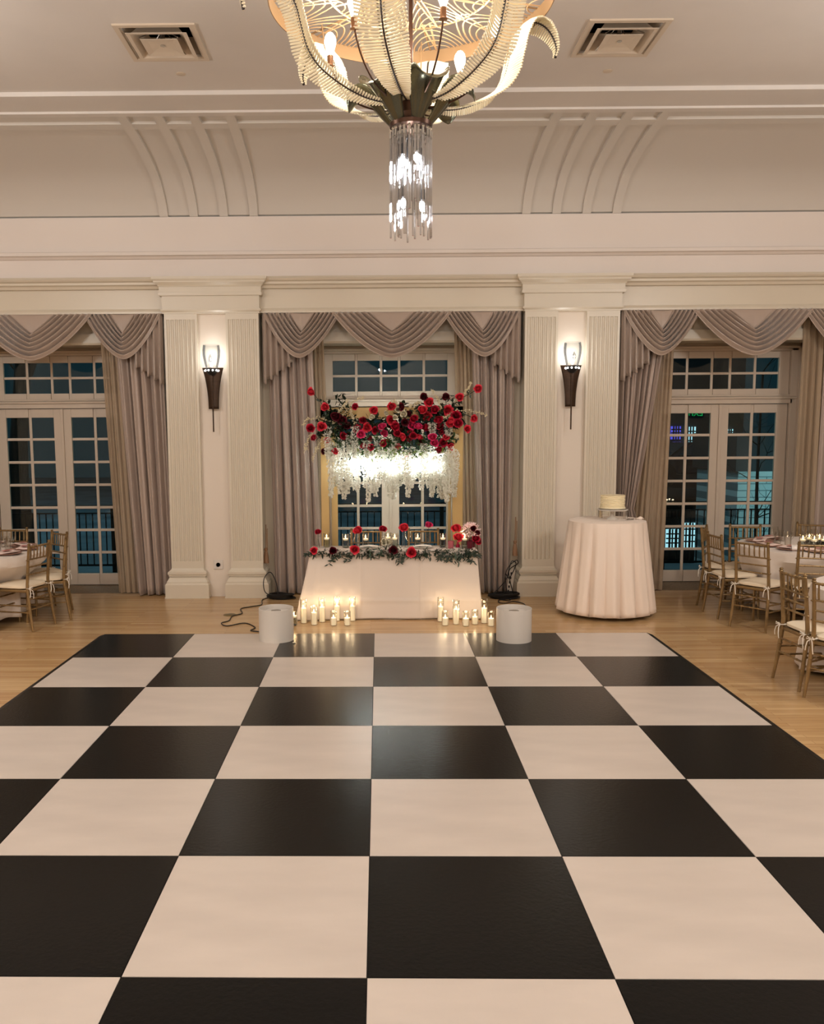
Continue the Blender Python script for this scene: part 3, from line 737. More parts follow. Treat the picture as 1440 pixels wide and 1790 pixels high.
round_table('guest_table', 4.50, 6.72, .86, .765, .03, .08, 12, 3, 'round guest table cut off by the right edge, nearest the camera', 'ivory cloth on the nearest right table, only its hem showing under the chair', amp=.04, pushes=pushes_for(4.50, 6.72, (6, 7)))
round_table('cocktail_table', 2.66, 9.5, .415, 1.065, .04, .10, 17, 9, 'tall round cocktail table holding the cake', 'white floor-length cloth in deep folds on the tall cake table', LINENW, amp=.042)
# cake
t = thing('cake_stand', 'white pedestal cake stand on the tall round table', 'cake stand', (2.70, 9.44, 1.067))
b = MB(); b.lathe([(0, 0), (.065, 0), (.06, .008), (.03, .03), (.02, .05), (.022, .085), (.05, .098), (0, .1)], n=28); obj('foot', b, WHITE, t)
b = MB(); b.lathe([(0, .1), (.16, .1), (.168, .105), (.168, .113), (.15, .112), (0, .112)], n=36); obj('plate', b, WHITE, t)
b = MB()
for k in range(40):
    a, c = 2*pi*k/40, 2*pi*(k+1)/40
    b.add([(.167*cos(a), .167*sin(a), .104), (.167*cos(c), .167*sin(c), .104), (.167*cos(c), .167*sin(c), .02), (.167*cos(a), .167*sin(a), .02)], [(0, 1, 2, 3)])
obj('glass_skirt', b, GLASS, t)
def ck(u, v):
    th = 2*pi*u; rn = .004*sin(22*v*pi)+.003*sin(9*th+30*v)
    if v > .86: r = .128*(1-(v-.86)/.14); return (r*cos(th), r*sin(th), .158+.002*sin(20*r*8+3*th))
    if v < .1: return ((.14)*cos(th), (.14)*sin(th), .01+.15*v)
    return ((.13+rn)*cos(th), (.13+rn)*sin(th), .02+.142*(v-.1)/.76)
t = thing('cake', 'round white buttercream cake on the pedestal stand', 'cake', (2.70, 9.44, 1.18)); obj('frosting', MB().grid(ck, 48, 44, wrap=True), mat('buttercream', (246, 232, 196), .5, bump=(60, .3)), t)
b = MB(); b.lathe([(0, 0), (.15, 0), (.152, .008), (0, .009)], n=36); obj('cake_board', b, SILVER, t)
t = thing('cake_server', 'silver cake server lying right of the cake stand', 'cutlery', (2.88, 9.36, 1.07), .9)
b = MB(); b.add([(0, -.03, .004), (.0, .03, .004), (.11, 0, .003), (-.03, 0, .006)], [(0, 2, 1), (3, 0, 1)]); obj('blade', b, SILVER, t, solid=.002)
b = MB(); b.tube([(-.03, 0, .008), (-.13, 0, .012)], .007, 6); obj('handle', b, SILVER, t)

# ---- place settings
GL = glassmat('goblet_glass', fac=.4, rough=.08, tint=(250, 249, 247))
def plate_mb(r): return MB().lathe([(0, 0), (r*.6, .001), (r*.68, .004), (r*.95, .014), (r, .017), (r*.94, .019), (r*.66, .008), (0, .006)], n=28)
CHM = mat('rose_charger', (188, 140, 120), .3, .3); NAPK = mat('blush_napkin', (232, 208, 198), .8); BURN = mat('dusty_napkin', (176, 116, 108), .8)
pl0 = thing('place_setting', 'x', 'place setting'); obj('plate', plate_mb(.155), CHM, pl0)
def nap(u, v): return ((u-.5)*.13, (v-.5)*.26, .022+.006*sin(6*u+1)+.008*sin(pi*u))
obj('napkin', MB().grid(nap, 10, 10), NAPK, pl0, solid=.008)
b = MB(); b.box(-.03, .03, -.05, .05, .044, .047); obj('menu_card', b, BURN, pl0)
def goblet():
    return MB().lathe([(0, 0), (.034, .001), (.033, .003), (.005, .008), (.004, .07), (.012, .085), (.034, .11), (.038, .14), (.034, .175)], n=20)
gb0 = obj('wine_glass', goblet(), GL); tag(gb0, 'x', 'glass')
hb = obj('water_glass', MB().lathe([(0, .002), (.033, .002), (.034, .0), (.037, .13), (.035, .13), (.031, .01), (0, .01)], n=20), GL); tag(hb, 'x', 'glass')
km = kidmap(); fst = [True, True, True]
def place(first, o, loc, rz, label, group):
    if fst[first]:
        fst[first] = False; o.location = loc; o.rotation_euler = (0, 0, rz); o['label'] = label; o['group'] = group
    else: dup(o, loc, rz, label, group, km)
for (c, nm, side, angs) in ((RT, 'right', 1, (185, 151, 214, 239, 288, 124, 69)), (LT, 'left', 0, (-23, 10, 40, 86, -58))):
    seat = {185: 'nearest the cake table', 151: 'near the glass door', 214: 'at its front left seat', 239: 'at its front seat', 288: 'at its right front seat', 124: 'at its window side seat', 69: 'at its far side seat',
            -23: 'at its front seat', 10: 'at its right seat', 40: 'at its far right seat', 86: 'at its window side seat', -58: 'at its front left seat'}
    for a in angs:
        r = RD(a); e = V((cos(r), sin(r)))
        place(0, pl0, (c[0]+e.x*.66, c[1]+e.y*.66, .768), r, 'plate with folded blush napkin on the %s guest table %s' % (nm, seat[a]), 'place settings on the guest tables')
        place(1, gb0, (c[0]+e.x*.50-e.y*.15, c[1]+e.y*.50+e.x*.15, .767), 0, 'stemmed glass on the %s guest table %s' % (nm, seat[a]), 'glasses on the guest tables')
        place(2, hb, (c[0]+e.x*.47-e.y*.06, c[1]+e.y*.47+e.x*.06, .767), 0, 'straight water glass on the %s guest table %s' % (nm, seat[a]), 'glasses on the guest tables')
b = MB(); b.add([(-.045, -.02, 0), (.045, -.02, 0), (.045, 0, .065), (-.045, 0, .065), (-.045, .02, 0), (.045, .02, 0)], [(0, 1, 2, 3), (3, 2, 5, 4)])
tag(obj('place_card', b, mat('card_paper', (245, 236, 226), .8), solid=.001, loc=(4.50, 8.93, .768)), 'white folded card on the right guest table beside the front plate', 'card')

# ---- centrepieces
DKRED = mat('dark_red_leaf', (70, 20, 30), .5)
def centrepiece(cx, cy, lab, seed, n=7):
    q = random.Random(seed); t = thing('centrepiece', lab, 'centrepiece', (cx, cy, .767))
    pts = [(q.gauss(0, .13), q.gauss(0, .09), q.uniform(.01, .06)) for _ in range(60)]
    mb = MB()
    for i in range(230): mb.leaf(V(q.choice(pts)), (q.gauss(0, 1), q.gauss(0, 1), q.uniform(0, 1)), (0, 0, 1), q.uniform(.05, .085), .026)
    obj('dark_foliage', mb, GREEN, t, smooth=False)['kind'] = 'stuff'
    mb = MB()
    for i in range(120): mb.leaf(V(q.choice(pts)), (q.gauss(0, 1), q.gauss(0, 1), q.uniform(0, 1.2)), (0, 0, 1), q.uniform(.04, .06), .034)
    obj('red_blooms', mb, DKRED, t, smooth=False)['kind'] = 'stuff'
    return t
centrepiece(RT[0]-.03, RT[1]-.28, 'low centrepiece of dark leaves and deep red blooms on the right guest table', 4)
centrepiece(LT[0]-.05, LT[1], 'low leafy centrepiece on the left guest table, at the photo edge', 6)
# ================================================================== flowers and candles
def rose_mb(R, seed, n=27):
    rn = random.Random(seed); mb = MB(); mb.ball((0, 0, R*.45), R*.22, 8, 5, (1, 1, 1.4))
    for i in range(n):
        k = i/(n-1); a0 = i*2.4+rn.uniform(-.2, .2); r = R*(.12+.66*k); h = R*(.98-.50*k*k); wid = 1.45-.3*k; flare = .05+.85*k**2.2
        def fn(u, v):
            th = a0+(u-.5)*wid*1.7*(1-.25*v*k)
            rr = r*(.35+.65*v**.6)*(1-.38*(1-k)*v**2)+R*.30*flare*v**2.2+R*.06*sin(7*u+seed+i)*v
            z = -R*.35*(1-v)+h*v-R*.33*flare*v**3+R*.10*(1-(2*u-1)**2)*v
            return (rr*cos(th), rr*sin(th), z)
        mb.grid(fn, 5, 4)
    return mb
def leaves_mb(pts, n, L, w, seed, spread=1.0, stem=None, droop=.3):
    rn = random.Random(seed); mb = MB()
    for i in range(n):
        p = V(rn.choice(pts))+V((rn.gauss(0, .02), rn.gauss(0, .02), rn.gauss(0, .015)))*spread
        d = V((rn.gauss(0, 1), rn.gauss(0, .7)-.25, rn.gauss(0, .6)-droop))
        mb.leaf(p, d, (rn.gauss(0, .4), rn.gauss(0, .4), 1), L*rn.uniform(.7, 1.25), w*rn.uniform(.7, 1.2))
    return mb
ROSE = {}
for nm, M in (('coral', R_CORAL), ('crimson', R_CRIM), ('burgundy', R_BURG), ('pink', R_PINK), ('ivory', R_WHITE)):
    ROSE[nm] = []
    for s in range(3):
        o = obj('rose_tmp', rose_mb(1.0, s*7+len(nm)), M); ROSE[nm].append(o.data); bpy.data.objects.remove(o)
def rose(parent, p, R, kind, dirv=None, name='rose'):
    o = bpy.data.objects.new(name, random.choice(ROSE[kind])); COL.objects.link(o); o.parent = parent
    o.location = p; o.scale = (R, R, R)
    d = V(dirv) if dirv else V((random.gauss(0, .35), -1, random.uniform(-.2, .6)))
    o.rotation_mode = 'QUATERNION'; o.rotation_quaternion = d.to_track_quat('Z', 'Y') @ Matrix.Rotation(random.uniform(0, 6.28), 4, 'Z').to_quaternion()
    return o
FY = 10.10
arch = thing('backdrop_frame', 'gold painted wooden arch frame behind the candlelit table', 'frame', (.275, 10.28, 0))
pl, pr, pt = at(562, 900, Y=10.28).x-.275, at(808, 900, Y=10.28).x-.275, at(700, 711, Y=10.28).z
for s, x0, x1 in ((0, pl, pl+.095), (1, pr-.125, pr)):
    b = MB(); b.box(x0, x1, -.04, .0, 0, pt); obj('post', b, GOLDF, arch, smooth=False, bevel=.003)
    b = MB(); b.box(x0+.12 if s == 0 else x0-.04, x1+.10 if s == 0 else x1-.13, .10, .14, 0, pt-.02); obj('post', b, GOLDF, arch, smooth=False, bevel=.003)
    b = MB(); b.box(x0-.02, x1+.10, -.25, .25, 0, .02) if s == 0 else b.box(x0-.10, x1+.02, -.25, .25, 0, .02); obj('base_plate', b, GOLDF, arch, smooth=False)
b = MB(); b.box(pl, pr, -.04, .0, pt-.14, pt); b.box(pl+.1, pr-.1, .1, .14, pt-.14, pt-.02); b.box(pl, pr, -.04, .14, pt-.012, pt); obj('crossbar', b, GOLDF, arch, smooth=False, bevel=.003)
b = MB(); b.tube([(pl+.05, -.10, pt-.21), (pr-.05, -.10, pt-.21)], .012, 8); obj('hanging_rod', b, SILVER, arch)

fl = thing('hanging_flower_arrangement', 'red roses and white wisteria hanging from the gold arch', 'flower arrangement', (0, FY, 0))
def FA(px, py, dy=0):
    p = at(px, py, Y=FY+dy); return V((p.x, dy, p.z))
RZ = [(545, 685, 9, 'coral'), (569, 712, 9, 'coral'), (621, 711, 7, 'crimson'), (653, 718, 9, 'coral'), (684, 710, 9, 'coral'), (700, 711, 8, 'burgundy'), (684, 734, 10, 'coral'),
 (543, 749, 9, 'crimson'), (562, 746, 10, 'coral'), (549, 766, 7, 'crimson'), (588, 728, 10, 'burgundy'), (598, 735, 10, 'burgundy'), (594, 747, 10, 'burgundy'), (607, 745, 8, 'burgundy'),
 (583, 727, 7, 'burgundy'), (641, 747, 10, 'coral'), (624, 750, 9, 'crimson'), (630, 759, 9, 'pink'), (634, 735, 8, 'crimson'), (656, 752, 8, 'crimson'), (668, 747, 9, 'pink'), (671, 758, 8, 'pink'),
 (690, 746, 10, 'crimson'), (695, 757, 8, 'crimson'), (708, 738, 8, 'burgundy'), (720, 744, 10, 'pink'), (731, 747, 9, 'pink'), (745, 749, 10, 'crimson'), (724, 733, 9, 'crimson'),
 (713, 724, 7, 'burgundy'), (738, 718, 10, 'coral'), (750, 704, 10, 'coral'), (741, 694, 8, 'burgundy'), (760, 717, 9, 'crimson'), (747, 728, 10, 'coral'), (779, 694, 8, 'burgundy'),
 (782, 717, 11, 'coral'), (766, 732, 9, 'crimson'), (785, 738, 11, 'coral'), (797, 727, 11, 'crimson'), (800, 740, 10, 'crimson'), (768, 746, 9, 'crimson'), (803, 695, 9, 'coral'), (835, 680, 9, 'coral'),
 (828, 731, 8, 'coral'), (816, 750, 8, 'coral'), (756, 765, 9, 'pink'), (759, 775, 9, 'pink'), (779, 765, 7, 'coral'), (787, 781, 8, 'coral'), (775, 774, 9, 'crimson'), (702, 764, 8, 'coral'),
 (722, 762, 8, 'crimson'), (670, 775, 8, 'crimson'), (648, 782, 7, 'crimson'), (635, 778, 7, 'crimson'), (586, 788, 7, 'coral'), (568, 790, 8, 'burgundy'), (600, 762, 8, 'crimson'), (694, 780, 7, 'coral'), (573, 770, 7, 'coral'), (767, 787, 8, 'crimson')]
rn = random.Random(11)
for (x, y, r, k) in RZ:
    dy = rn.uniform(-.14, -.02); rose(fl, FA(x, y, dy), r/147*.90, k, (rn.gauss(0, .35), -1, rn.gauss(.15, .35)))
for i in range(26):
    rose(fl, FA(rn.uniform(596, 790), rn.gauss(762, 12), rn.uniform(-.05, .08)), rn.uniform(7, 9.5)/147*.9, rn.choice(('crimson', 'crimson', 'coral', 'burgundy')), (rn.gauss(0, .5), -1, rn.gauss(-.1, .4)))
for (x, y, r) in ((706, 724, 7), (695, 716, 6), (651, 730, 6), (676, 722, 5), (690, 730, 5)): rose(fl, FA(x, y, -.12), r/147, 'ivory')
spine = [FA(x, y, rn.uniform(-.08, .04)) for x, y in [(rn.uniform(556, 800), rn.gauss(742, 12)) for _ in range(130)]]
spine += [FA(x, y, 0) for x, y in [(rn.uniform(730, 805), rn.gauss(722, 14)) for _ in range(50)]]+[FA(x, y, 0) for x, y in [(rn.uniform(565, 610), rn.gauss(728, 14)) for _ in range(40)]]
obj('dark_foliage', leaves_mb(spine, 1500, .075, .036, 3), GREEN, fl, smooth=False, solid=0)['kind'] = 'stuff'
sp2 = [FA(rn.uniform(572, 800), rn.gauss(772, 10), rn.uniform(-.08, .05)) for _ in range(90)]
obj('green_foliage', leaves_mb(sp2, 900, .06, .026, 5), GREEN3, fl, smooth=False)['kind'] = 'stuff'
obj('fresh_foliage', leaves_mb([FA(rn.uniform(630, 775), rn.gauss(787, 6), -.1) for _ in range(26)], 90, .05, .02, 6), GREEN2, fl, smooth=False)['kind'] = 'stuff'
# stems reaching out to the outlying roses
for P in ([(575, 722), (560, 703), (546, 686)], [(790, 712), (803, 697), (818, 690), (834, 681)], [(800, 722), (815, 725), (828, 731)], [(800, 735), (812, 740), (816, 750)], [(780, 712), (779, 695)], [(580, 735), (565, 742), (545, 749)]):
    b = MB(); b.tube([FA(x, y, -.05) for x, y in P], .0045, 5)
    for q in range(3):
        x, y = P[len(P)//2]; b.leaf(FA(x+rn.uniform(-4, 4), y+rn.uniform(-3, 3), -.05), (rn.gauss(0, 1), -.4, rn.gauss(0, 1)), (0, -1, .3), .05, .025)
    obj('rose_stem', b, GREEN, fl)
def blossoms(mb, pts, n, r, seed, sp=.012):
    q = random.Random(seed)
    for i in range(n):
        u = q.random(); k = min(int(u*(len(pts)-1)), len(pts)-2); f = u*(len(pts)-1)-k
        p = V(pts[k]).lerp(V(pts[k+1]), f)+V((q.gauss(0, sp), q.gauss(0, sp), q.gauss(0, sp)))
        s = r*q.uniform(.6, 1.2)
        mb.ball(p, s, 5, 3, (q.uniform(.7, 1.2), q.uniform(.6, 1.1), q.uniform(.6, 1)))
SP = [[(585, 740), (560, 730), (535, 733), (527, 745)], [(545, 758), (537, 772), (533, 790)], [(560, 772), (552, 786), (546, 805)], [(600, 725), (612, 706), (628, 697), (636, 694)], [(590, 722), (600, 710), (607, 700)],
      [(620, 740), (614, 725), (612, 715)], [(715, 712), (726, 706), (735, 704)], [(770, 712), (764, 696), (754, 681)], [(800, 700), (812, 688), (824, 668)], [(795, 718), (820, 718), (840, 722), (850, 726)], [(700, 712), (690, 703), (686, 700)], [(770, 735), (790, 722)], [(800, 765), (797, 760)]]
for i, P in enumerate(SP):
    pts = [FA(x, y, -.06) for x, y in P]; b = MB(); b.tube(pts, .0025, 4); blossoms(b, pts, 60, .009, i, .011); obj('blossom_spray', b, CREAMF, fl, smooth=False)
# wisteria
def wisteria(L, seed, dens=300):
    q = random.Random(seed); mb = MB(); mb.tube([(0, 0, 0), (0, 0, -L)], .002, 4)
    nn = int(dens*L/.45)
    for i in range(nn):
        u = q.random()**.9; rad = .034*(1-u)**.55+.007; a = q.uniform(0, 6.28); z = -L*u
        p = V((rad*cos(a)*q.uniform(.4, 1), rad*sin(a)*q.uniform(.4, 1), z)); d = V((cos(a), sin(a), q.uniform(-.9, .2)))
        mb.leaf(p, d, (q.gauss(0, 1), q.gauss(0, 1), .6), q.uniform(.017, .028), q.uniform(.016, .026))
    return mb
WM = []
for i, L in enumerate((.34, .42, .50, .58, .46)):
    o = obj('w_tmp', wisteria(L, i), WIST, smooth=False, solid=0); WM.append((L, o.data)); bpy.data.objects.remove(o)
ends = [(577, 770, 867), (583, 790, 850), (589, 775, 843), (596, 782, 862), (601, 790, 872), (606, 770, 862), (612, 785, 850), (618, 775, 855), (624, 778, 858), (631, 790, 812), (640, 792, 852), (646, 785, 876), (652, 795, 860), (657, 780, 866), (663, 785, 850),
        (668, 790, 838), (676, 780, 852), (682, 785, 868), (686, 775, 872), (692, 790, 858), (697, 780, 848), (703, 790, 842), (709, 785, 846), (714, 790, 868), (718, 780, 852), (724, 790, 842), (730, 785, 836), (736, 790, 856), (742, 775, 838), (748, 790, 852),
        (753, 770, 868), (758, 780, 862), (763, 790, 848), (768, 790, 868), (773, 780, 872), (778, 785, 862), (783, 790, 876), (788, 780, 862), (793, 785, 868), (796, 790, 845), (592, 765, 800), (610, 760, 790), (660, 765, 800), (690, 762, 790), (572, 745, 800), (620, 745, 800),
        (756, 738, 765), (782, 738, 762), (740, 770, 800), (640, 770, 800)]
for i, (x, y0, y1) in enumerate(ends):
    for rep in range(1):
        dy = rn.uniform(-.12, .06); top = FA(x, y0, dy); bot = FA(x+rn.uniform(-2, 2), y1, dy); L, me = rn.choice(WM)
        o = bpy.data.objects.new('wisteria_strand', me); COL.objects.link(o); o.parent = fl; o.location = top; k = (top.z-bot.z)/L
        o.scale = (1.05, 1.05, k); o.rotation_euler = (rn.uniform(-.03, .03), rn.uniform(-.04, .04), rn.uniform(0, 6.28))
# neon sign behind the wisteria (its script is hidden by the flowers)
ns = thing('neon_sign', 'bright white neon sign glowing behind the hanging wisteria', 'neon sign', (0, 10.16, 0))
for x in (612, 648, 684, 720, 758):
    for dy in (-.06,): p = at(x, 815, Y=10.16+dy); lamp('neon_light', p, 7, (.97, 1, .98), .04)
NEON = mat('neon_tube', (240, 248, 255), .3, emit=75, ecol=(236, 248, 244))
def NA(px, py): p = at(px, py, Y=10.16); return V((p.x, 0, p.z))
b = MB()
for (x0, w, h, y) in ((604, 22, 26, 815), (632, 22, 30, 812), (666, 24, 24, 815), (694, 22, 26, 812), (722, 26, 22, 812), (748, 22, 30, 808)):
    b.tube([NA(x0+w*q/16+8*sin(q*.79), y-h/2*cos(q*.785)) for q in range(17)], .0065, 6)
obj('tube', b, NEON, ns)
b = MB(); b.box(NA(600, 0).x, NA(770, 0).x, .02, .026, NA(0, 838).z, NA(0, 790).z); obj('acrylic_backing', b, GLASS, ns, smooth=False)
b = MB(); b.tube([NA(610, 790)+V((0, .02, 0)), NA(610, 752)+V((0, .02, 0))], .002, 4); b.tube([NA(760, 790)+V((0, .02, 0)), NA(760, 752)+V((0, .02, 0))], .002, 4); obj('hanging_wire', b, SILVER, ns)

# ---- sweetheart table
SX0, SX1, SY0, SY1, SH = at(541, 965, Z=.76).x, at(834, 962, Z=.76).x, 9.21, 9.60, .76
t = thing('sweetheart_table', 'rectangular table under the white cloth before the gold arch', 'table', ((SX0+SX1)/2, (SY0+SY1)/2, 0))
hx, hy = (SX1-SX0)/2-.01, (SY1-SY0)/2-.01
b = MB(); b.box(-hx, hx, -hy, hy, SH-.04, SH-.01); obj('tabletop', b, mat('plywood_top', (150, 120, 85), .6), t, smooth=False)
for sx in (-1, 1):
    for sy in (-1, 1): b = MB(); b.tube([(sx*(hx-.1), sy*(hy-.05), 0), (sx*(hx-.1), sy*(hy-.05), SH-.03)], .014, 8); obj('leg', b, SILVER, t)
def sc(u, v):
    """rounded rectangle skirt"""
    per = [(SX0, SY1), (SX0, SY0), (SX1, SY0), (SX1, SY1)]; W_, D_ = SX1-SX0, SY1-SY0; tot = 2*D_+W_
    d = u*tot; r = .05
    if d < D_: x, y, nx, ny = SX0, SY1-d, -1, 0
    elif d < D_+W_: x, y, nx, ny = SX0+d-D_, SY0, 0, -1
    else: x, y, nx, ny = SX1, SY0+(d-D_-W_), 1, 0
    kl = math.exp(-((d-D_)/.16)**2); kr = math.exp(-((d-D_-W_)/.12)**2)
    if kl > .01: nx, ny = nx*(1-kl)-.8*kl, ny*(1-kl)-.45*kl
    if kr > .01: nx, ny = nx*(1-kr)+.6*kr, ny*(1-kr)-.7*kr
    fl_ = .05+.17*kl+.05*kr+(.12 if nx < -.5 else 0)*(1-kl)
    k = v; o = fl_*k**1.1+.010*sin(d*9+1)*k+.018*kl*sin(d*60)*k*0
    z = SH-.001-(SH-.012)*k
    if k < .06: o = .012*sin(k/.06*pi/2); z = SH+.002-.04*(k/.06)**2
    crease = .010*math.exp(-((z-.21)/.014)**2)+.008*math.exp(-((x-(SX1-.62))/.012)**2)+.006*math.exp(-((x-(SX0+.55))/.015)**2)
    return (x+nx*(o+crease), y+ny*(o+crease), z)
b = MB().grid(sc, 170, 40)
b.add([(SX0, SY0, SH+.002), (SX1, SY0, SH+.002), (SX1, SY1, SH+.002), (SX0, SY1, SH+.002)], [(0, 1, 2, 3)])
tag(obj('tablecloth', b, LINEN, solid=.003), 'floor-length ivory cloth on the candlelit table before the gold arch', 'tablecloth')

# ---- garland along the front edge
gr = thing('leaf_garland', 'dark green leaf garland with red roses along the front of the candlelit table', 'garland', (0, SY0-.01, SH))
def GA(px, py): p = at(px, py, Y=SY0-.02); return V((p.x, 0, p.z-SH))
rn = random.Random(5)
gp = [GA(rn.uniform(545, 832), rn.gauss(966, 2.2)) for _ in range(150)]
obj('foliage', leaves_mb(gp, 760, .062, .019, 8, spread=1.2, droop=.45), GREEN, gr, smooth=False)['kind'] = 'stuff'
gp2 = [GA(rn.uniform(625, 730), rn.gauss(964, 4)) for _ in range(40)]+[GA(rn.uniform(775, 820), rn.gauss(968, 5)) for _ in range(30)]
obj('dusty_foliage', leaves_mb(gp2, 260, .055, .017, 9, spread=1.5, droop=.2), mat('dusty_green_leaf', (78, 94, 78), .5), gr, smooth=False)['kind'] = 'stuff'
for P in ([(590, 968), (583, 978), (573, 987)], [(545, 966), (540, 966), (534, 970)], [(700, 970), (700, 978), (698, 984)], [(612, 968), (608, 974), (606, 983)], [(800, 968), (818, 975), (828, 983)], [(770, 968), (767, 976)], [(785, 970), (784, 980)], [(826, 964), (833, 969), (838, 972)]):
    pts = [GA(x, y)+V((0, -.03, 0)) for x, y in P]; b = MB(); b.tube(pts, .002, 4)
    for i in range(16):
        k = rn.random()*(len(pts)-1); j = min(int(k), len(pts)-2); p = pts[j].lerp(pts[j+1], k-j); b.leaf(p, (rn.choice((-1, 1))*rn.uniform(.5, 1), rn.uniform(-.4, 0), rn.uniform(-1, .3)), (0, -1, .2), .05, .015)
    obj('leaf_sprig', b, GREEN, gr, smooth=False)
for (x, y, r, k) in ((549, 962, 7, 'coral'), (582, 962, 7, 'burgundy'), (620, 960, 8.5, 'coral'), (687, 961, 8, 'burgundy'), (719, 965, 9.5, 'coral')): rose(gr, GA(x, y)+V((0, -.05, .0)), r/155, k, (0, -1, .35))

# ---- glass and candles
pil0 = {}
def pillar(hg, hc, rg=.037):
    t = thing('pillar_candle', 'x', 'candle')
    b = MB(); b.lathe([(0, .004), (rg-.002, .004), (rg-.002, hg), (rg, hg), (rg, 0), (0, 0)], n=24); obj('glass_cylinder', b, GLASS, t)
    b = MB(); b.lathe([(0, .006), (rg-.004, .006), (rg-.0035, hc-.004), (rg-.008, hc), (.012, hc-.004), (0, hc-.006)], n=22); w = obj('wax', b, WAX, t)
    b = MB(); b.lathe([(0, hc-.004), (.0055, hc+.006), (.0065, hc+.013), (.003, hc+.027), (0, hc+.034)], n=8); obj('flame', b, FLAME, t)
    return t
SZ = {'s': (.155, .082), 'm': (.21, .135), 't': (.265, .165)}
PX = {k: pillar(*v) for k, v in SZ.items()}
km = kidmap(); used = set()
CN = [('t', 531, 1092, 'left group', 'tall pillar candle in clear glass, leftmost tall one of the left floor candles'), ('m', 549, 1095, '', 'medium pillar candle in glass, front of the left floor candles, third from the left'), ('t', 563, 1090, '', 'tall pillar candle in glass, middle of the left floor candles, fourth from the left'),
      ('s', 583, 1096, '', 'short candle in front of a tall one, middle of the left floor candles'), ('t', 589, 1088, '', 'tall pillar candle half hidden behind a short one in the left floor candles'), ('s', 607, 1096, '', 'short candle at the right front of the left floor candles'), ('t', 616, 1088, '', 'tall pillar candle, rightmost of the left floor candles'),
      ('t', 770, 1089, '', 'tall pillar candle, leftmost of the right floor candles'), ('s', 778, 1096, '', 'short candle at the left front of the right floor candles'), ('t', 797, 1094, '', 'tall pillar candle third from the left of the right floor candles'), ('s', 814, 1097, '', 'short candle at the middle front of the right floor candles'),
      ('s', 830, 1094, '', 'short candle between the middle and the tall one of the right floor candles'), ('t', 846, 1092, '', 'tall pillar candle in the highest glass, right side of the right floor candles'), ('s', 858, 1097, '', 'short candle, rightmost of the right floor candles')]
for k, x, y, _, lab in CN:
    p = at(x, y-3, Z=0)
    if k in used: dup(PX[k], (p.x, p.y, 0), 0, lab, 'floor candles before the white table', km)
    else:
        used.add(k); PX[k].location = (p.x, p.y, 0); PX[k]['label'] = lab; PX[k]['group'] = 'floor candles before the white table'
    lamp('candle_light', (p.x, p.y, SZ[k][1]+.055), .34, (1, .74, .46), .015)
def floater(h, r=.038):
    t = thing('floating_candle', 'x', 'candle')
    b = MB(); b.lathe([(0, .006), (r-.002, .006), (r-.002, h), (r, h), (r, 0), (0, 0)], n=24); obj('glass_vase', b, GLASS, t)
    b = MB(); b.lathe([(0, .007), (r-.003, .007), (r-.003, h*.56), (0, h*.56)], n=22); obj('water', b, glassmat('water', tint=(225, 232, 232), fac=1.6, ior=1.33), t)
    b = MB(); b.lathe([(0, h*.52), (r*.55, h*.53), (r*.88, h*.62), (r*.8, h*.67), (.01, h*.70), (0, h*.71)], n=20); obj('wax', b, WAX, t)
    b = MB(); b.lathe([(0, h*.71), (.0055, h*.71+.01), (.0065, h*.71+.016), (.003, h*.71+.028), (0, h*.71+.036)], n=8); obj('flame', b, FLAME, t)
    return t
fc = floater(.155); km = kidmap()
p = at(514, 1093, Z=0); fc.location = (p.x, p.y, 0); fc['label'] = 'floating candle in a low glass on the floor beside the left white drum'; fc['group'] = 'floating candles'
lamp('candle_light', (p.x, p.y, .17), .6, (1, .62, .30), .015)
for x, base, w in ((571, 957, 'leftmost, over the left end of the garland'), (604, 958, 'second from the left, beside the goblet'), (639, 958, 'before the left chair, beside a coral rose'), (678, 955, 'left of the table centre, among white blooms'), (690, 957, 'at the table centre'), (730, 957, 'before the right chair'), (774, 957, 'right of the right chair'), (812, 958, 'between the pink vases at the right end')):
    p = at(x, base, Z=SH)
    dup(fc, (p.x, min(max(p.y, SY0+.06), SY1-.05), SH+.004), 0, 'floating candle on the white table, '+w, 'floating candles', km)
    lamp('candle_light', (p.x, min(max(p.y, SY0+.06), SY1-.05), SH+.175), .35, (1, .70, .42), .015)
VG = glassmat('bud_vase_glass', fac=.9, rough=.03)
def budvase(x, ytop, kind, r, lab, yb=955, y=None, red=False):
    Y = y or SY0+.25; p = at(x, ytop, Y=Y); h = p.z-SH
    t = thing('bud_vase', lab, 'vase', (p.x, Y, SH+.003), 0, 'bud vases with single roses')
    hv = min(.16, h*.62)
    b = MB(); b.lathe([(0, 0), (.022, .0), (.024, .03), (.014, hv*.6), (.010, hv*.85), (.013, hv)], n=16); obj('glass_vase', b, mat('pink_vase_glass', (190, 30, 70), .1, trans=.3) if red else VG, t)
    b = MB(); b.tube([(0, 0, .01), (.006, 0, h-.02)], .0025, 5); b.leaf((0, 0, hv+.01), (1, -.4, .5), (0, 0, 1), .05, .022); obj('stem', b, GREEN, t)
    rose(t, (.006, -.005, h-.0), r/150, kind, (rn.gauss(0, .3), -.75, .75))
budvase(555, 931, 'crimson', 6, 'bud vase with one dark red rose at the left end of the white table')
budvase(625, 929, 'coral', 9, 'bud vase with a large coral rose in front of the left chair')
budvase(668, 926, 'crimson', 7, 'bud vase with a crimson rose right of the left chair')
budvase(705, 924, 'coral', 9, 'bud vase with a coral rose left of the right chair')
budvase(748, 919, 'pink', 7, 'tall bud vase with a magenta rose before the right chair')
budvase(796, 925, 'coral', 9, 'bud vase with a coral rose at the right end of the white table', y=SY0+.30)
budvase(800, 941, 'coral', 9, 'low pink vase with a coral bloom left of the bouquet', y=SY0+.2, red=True)
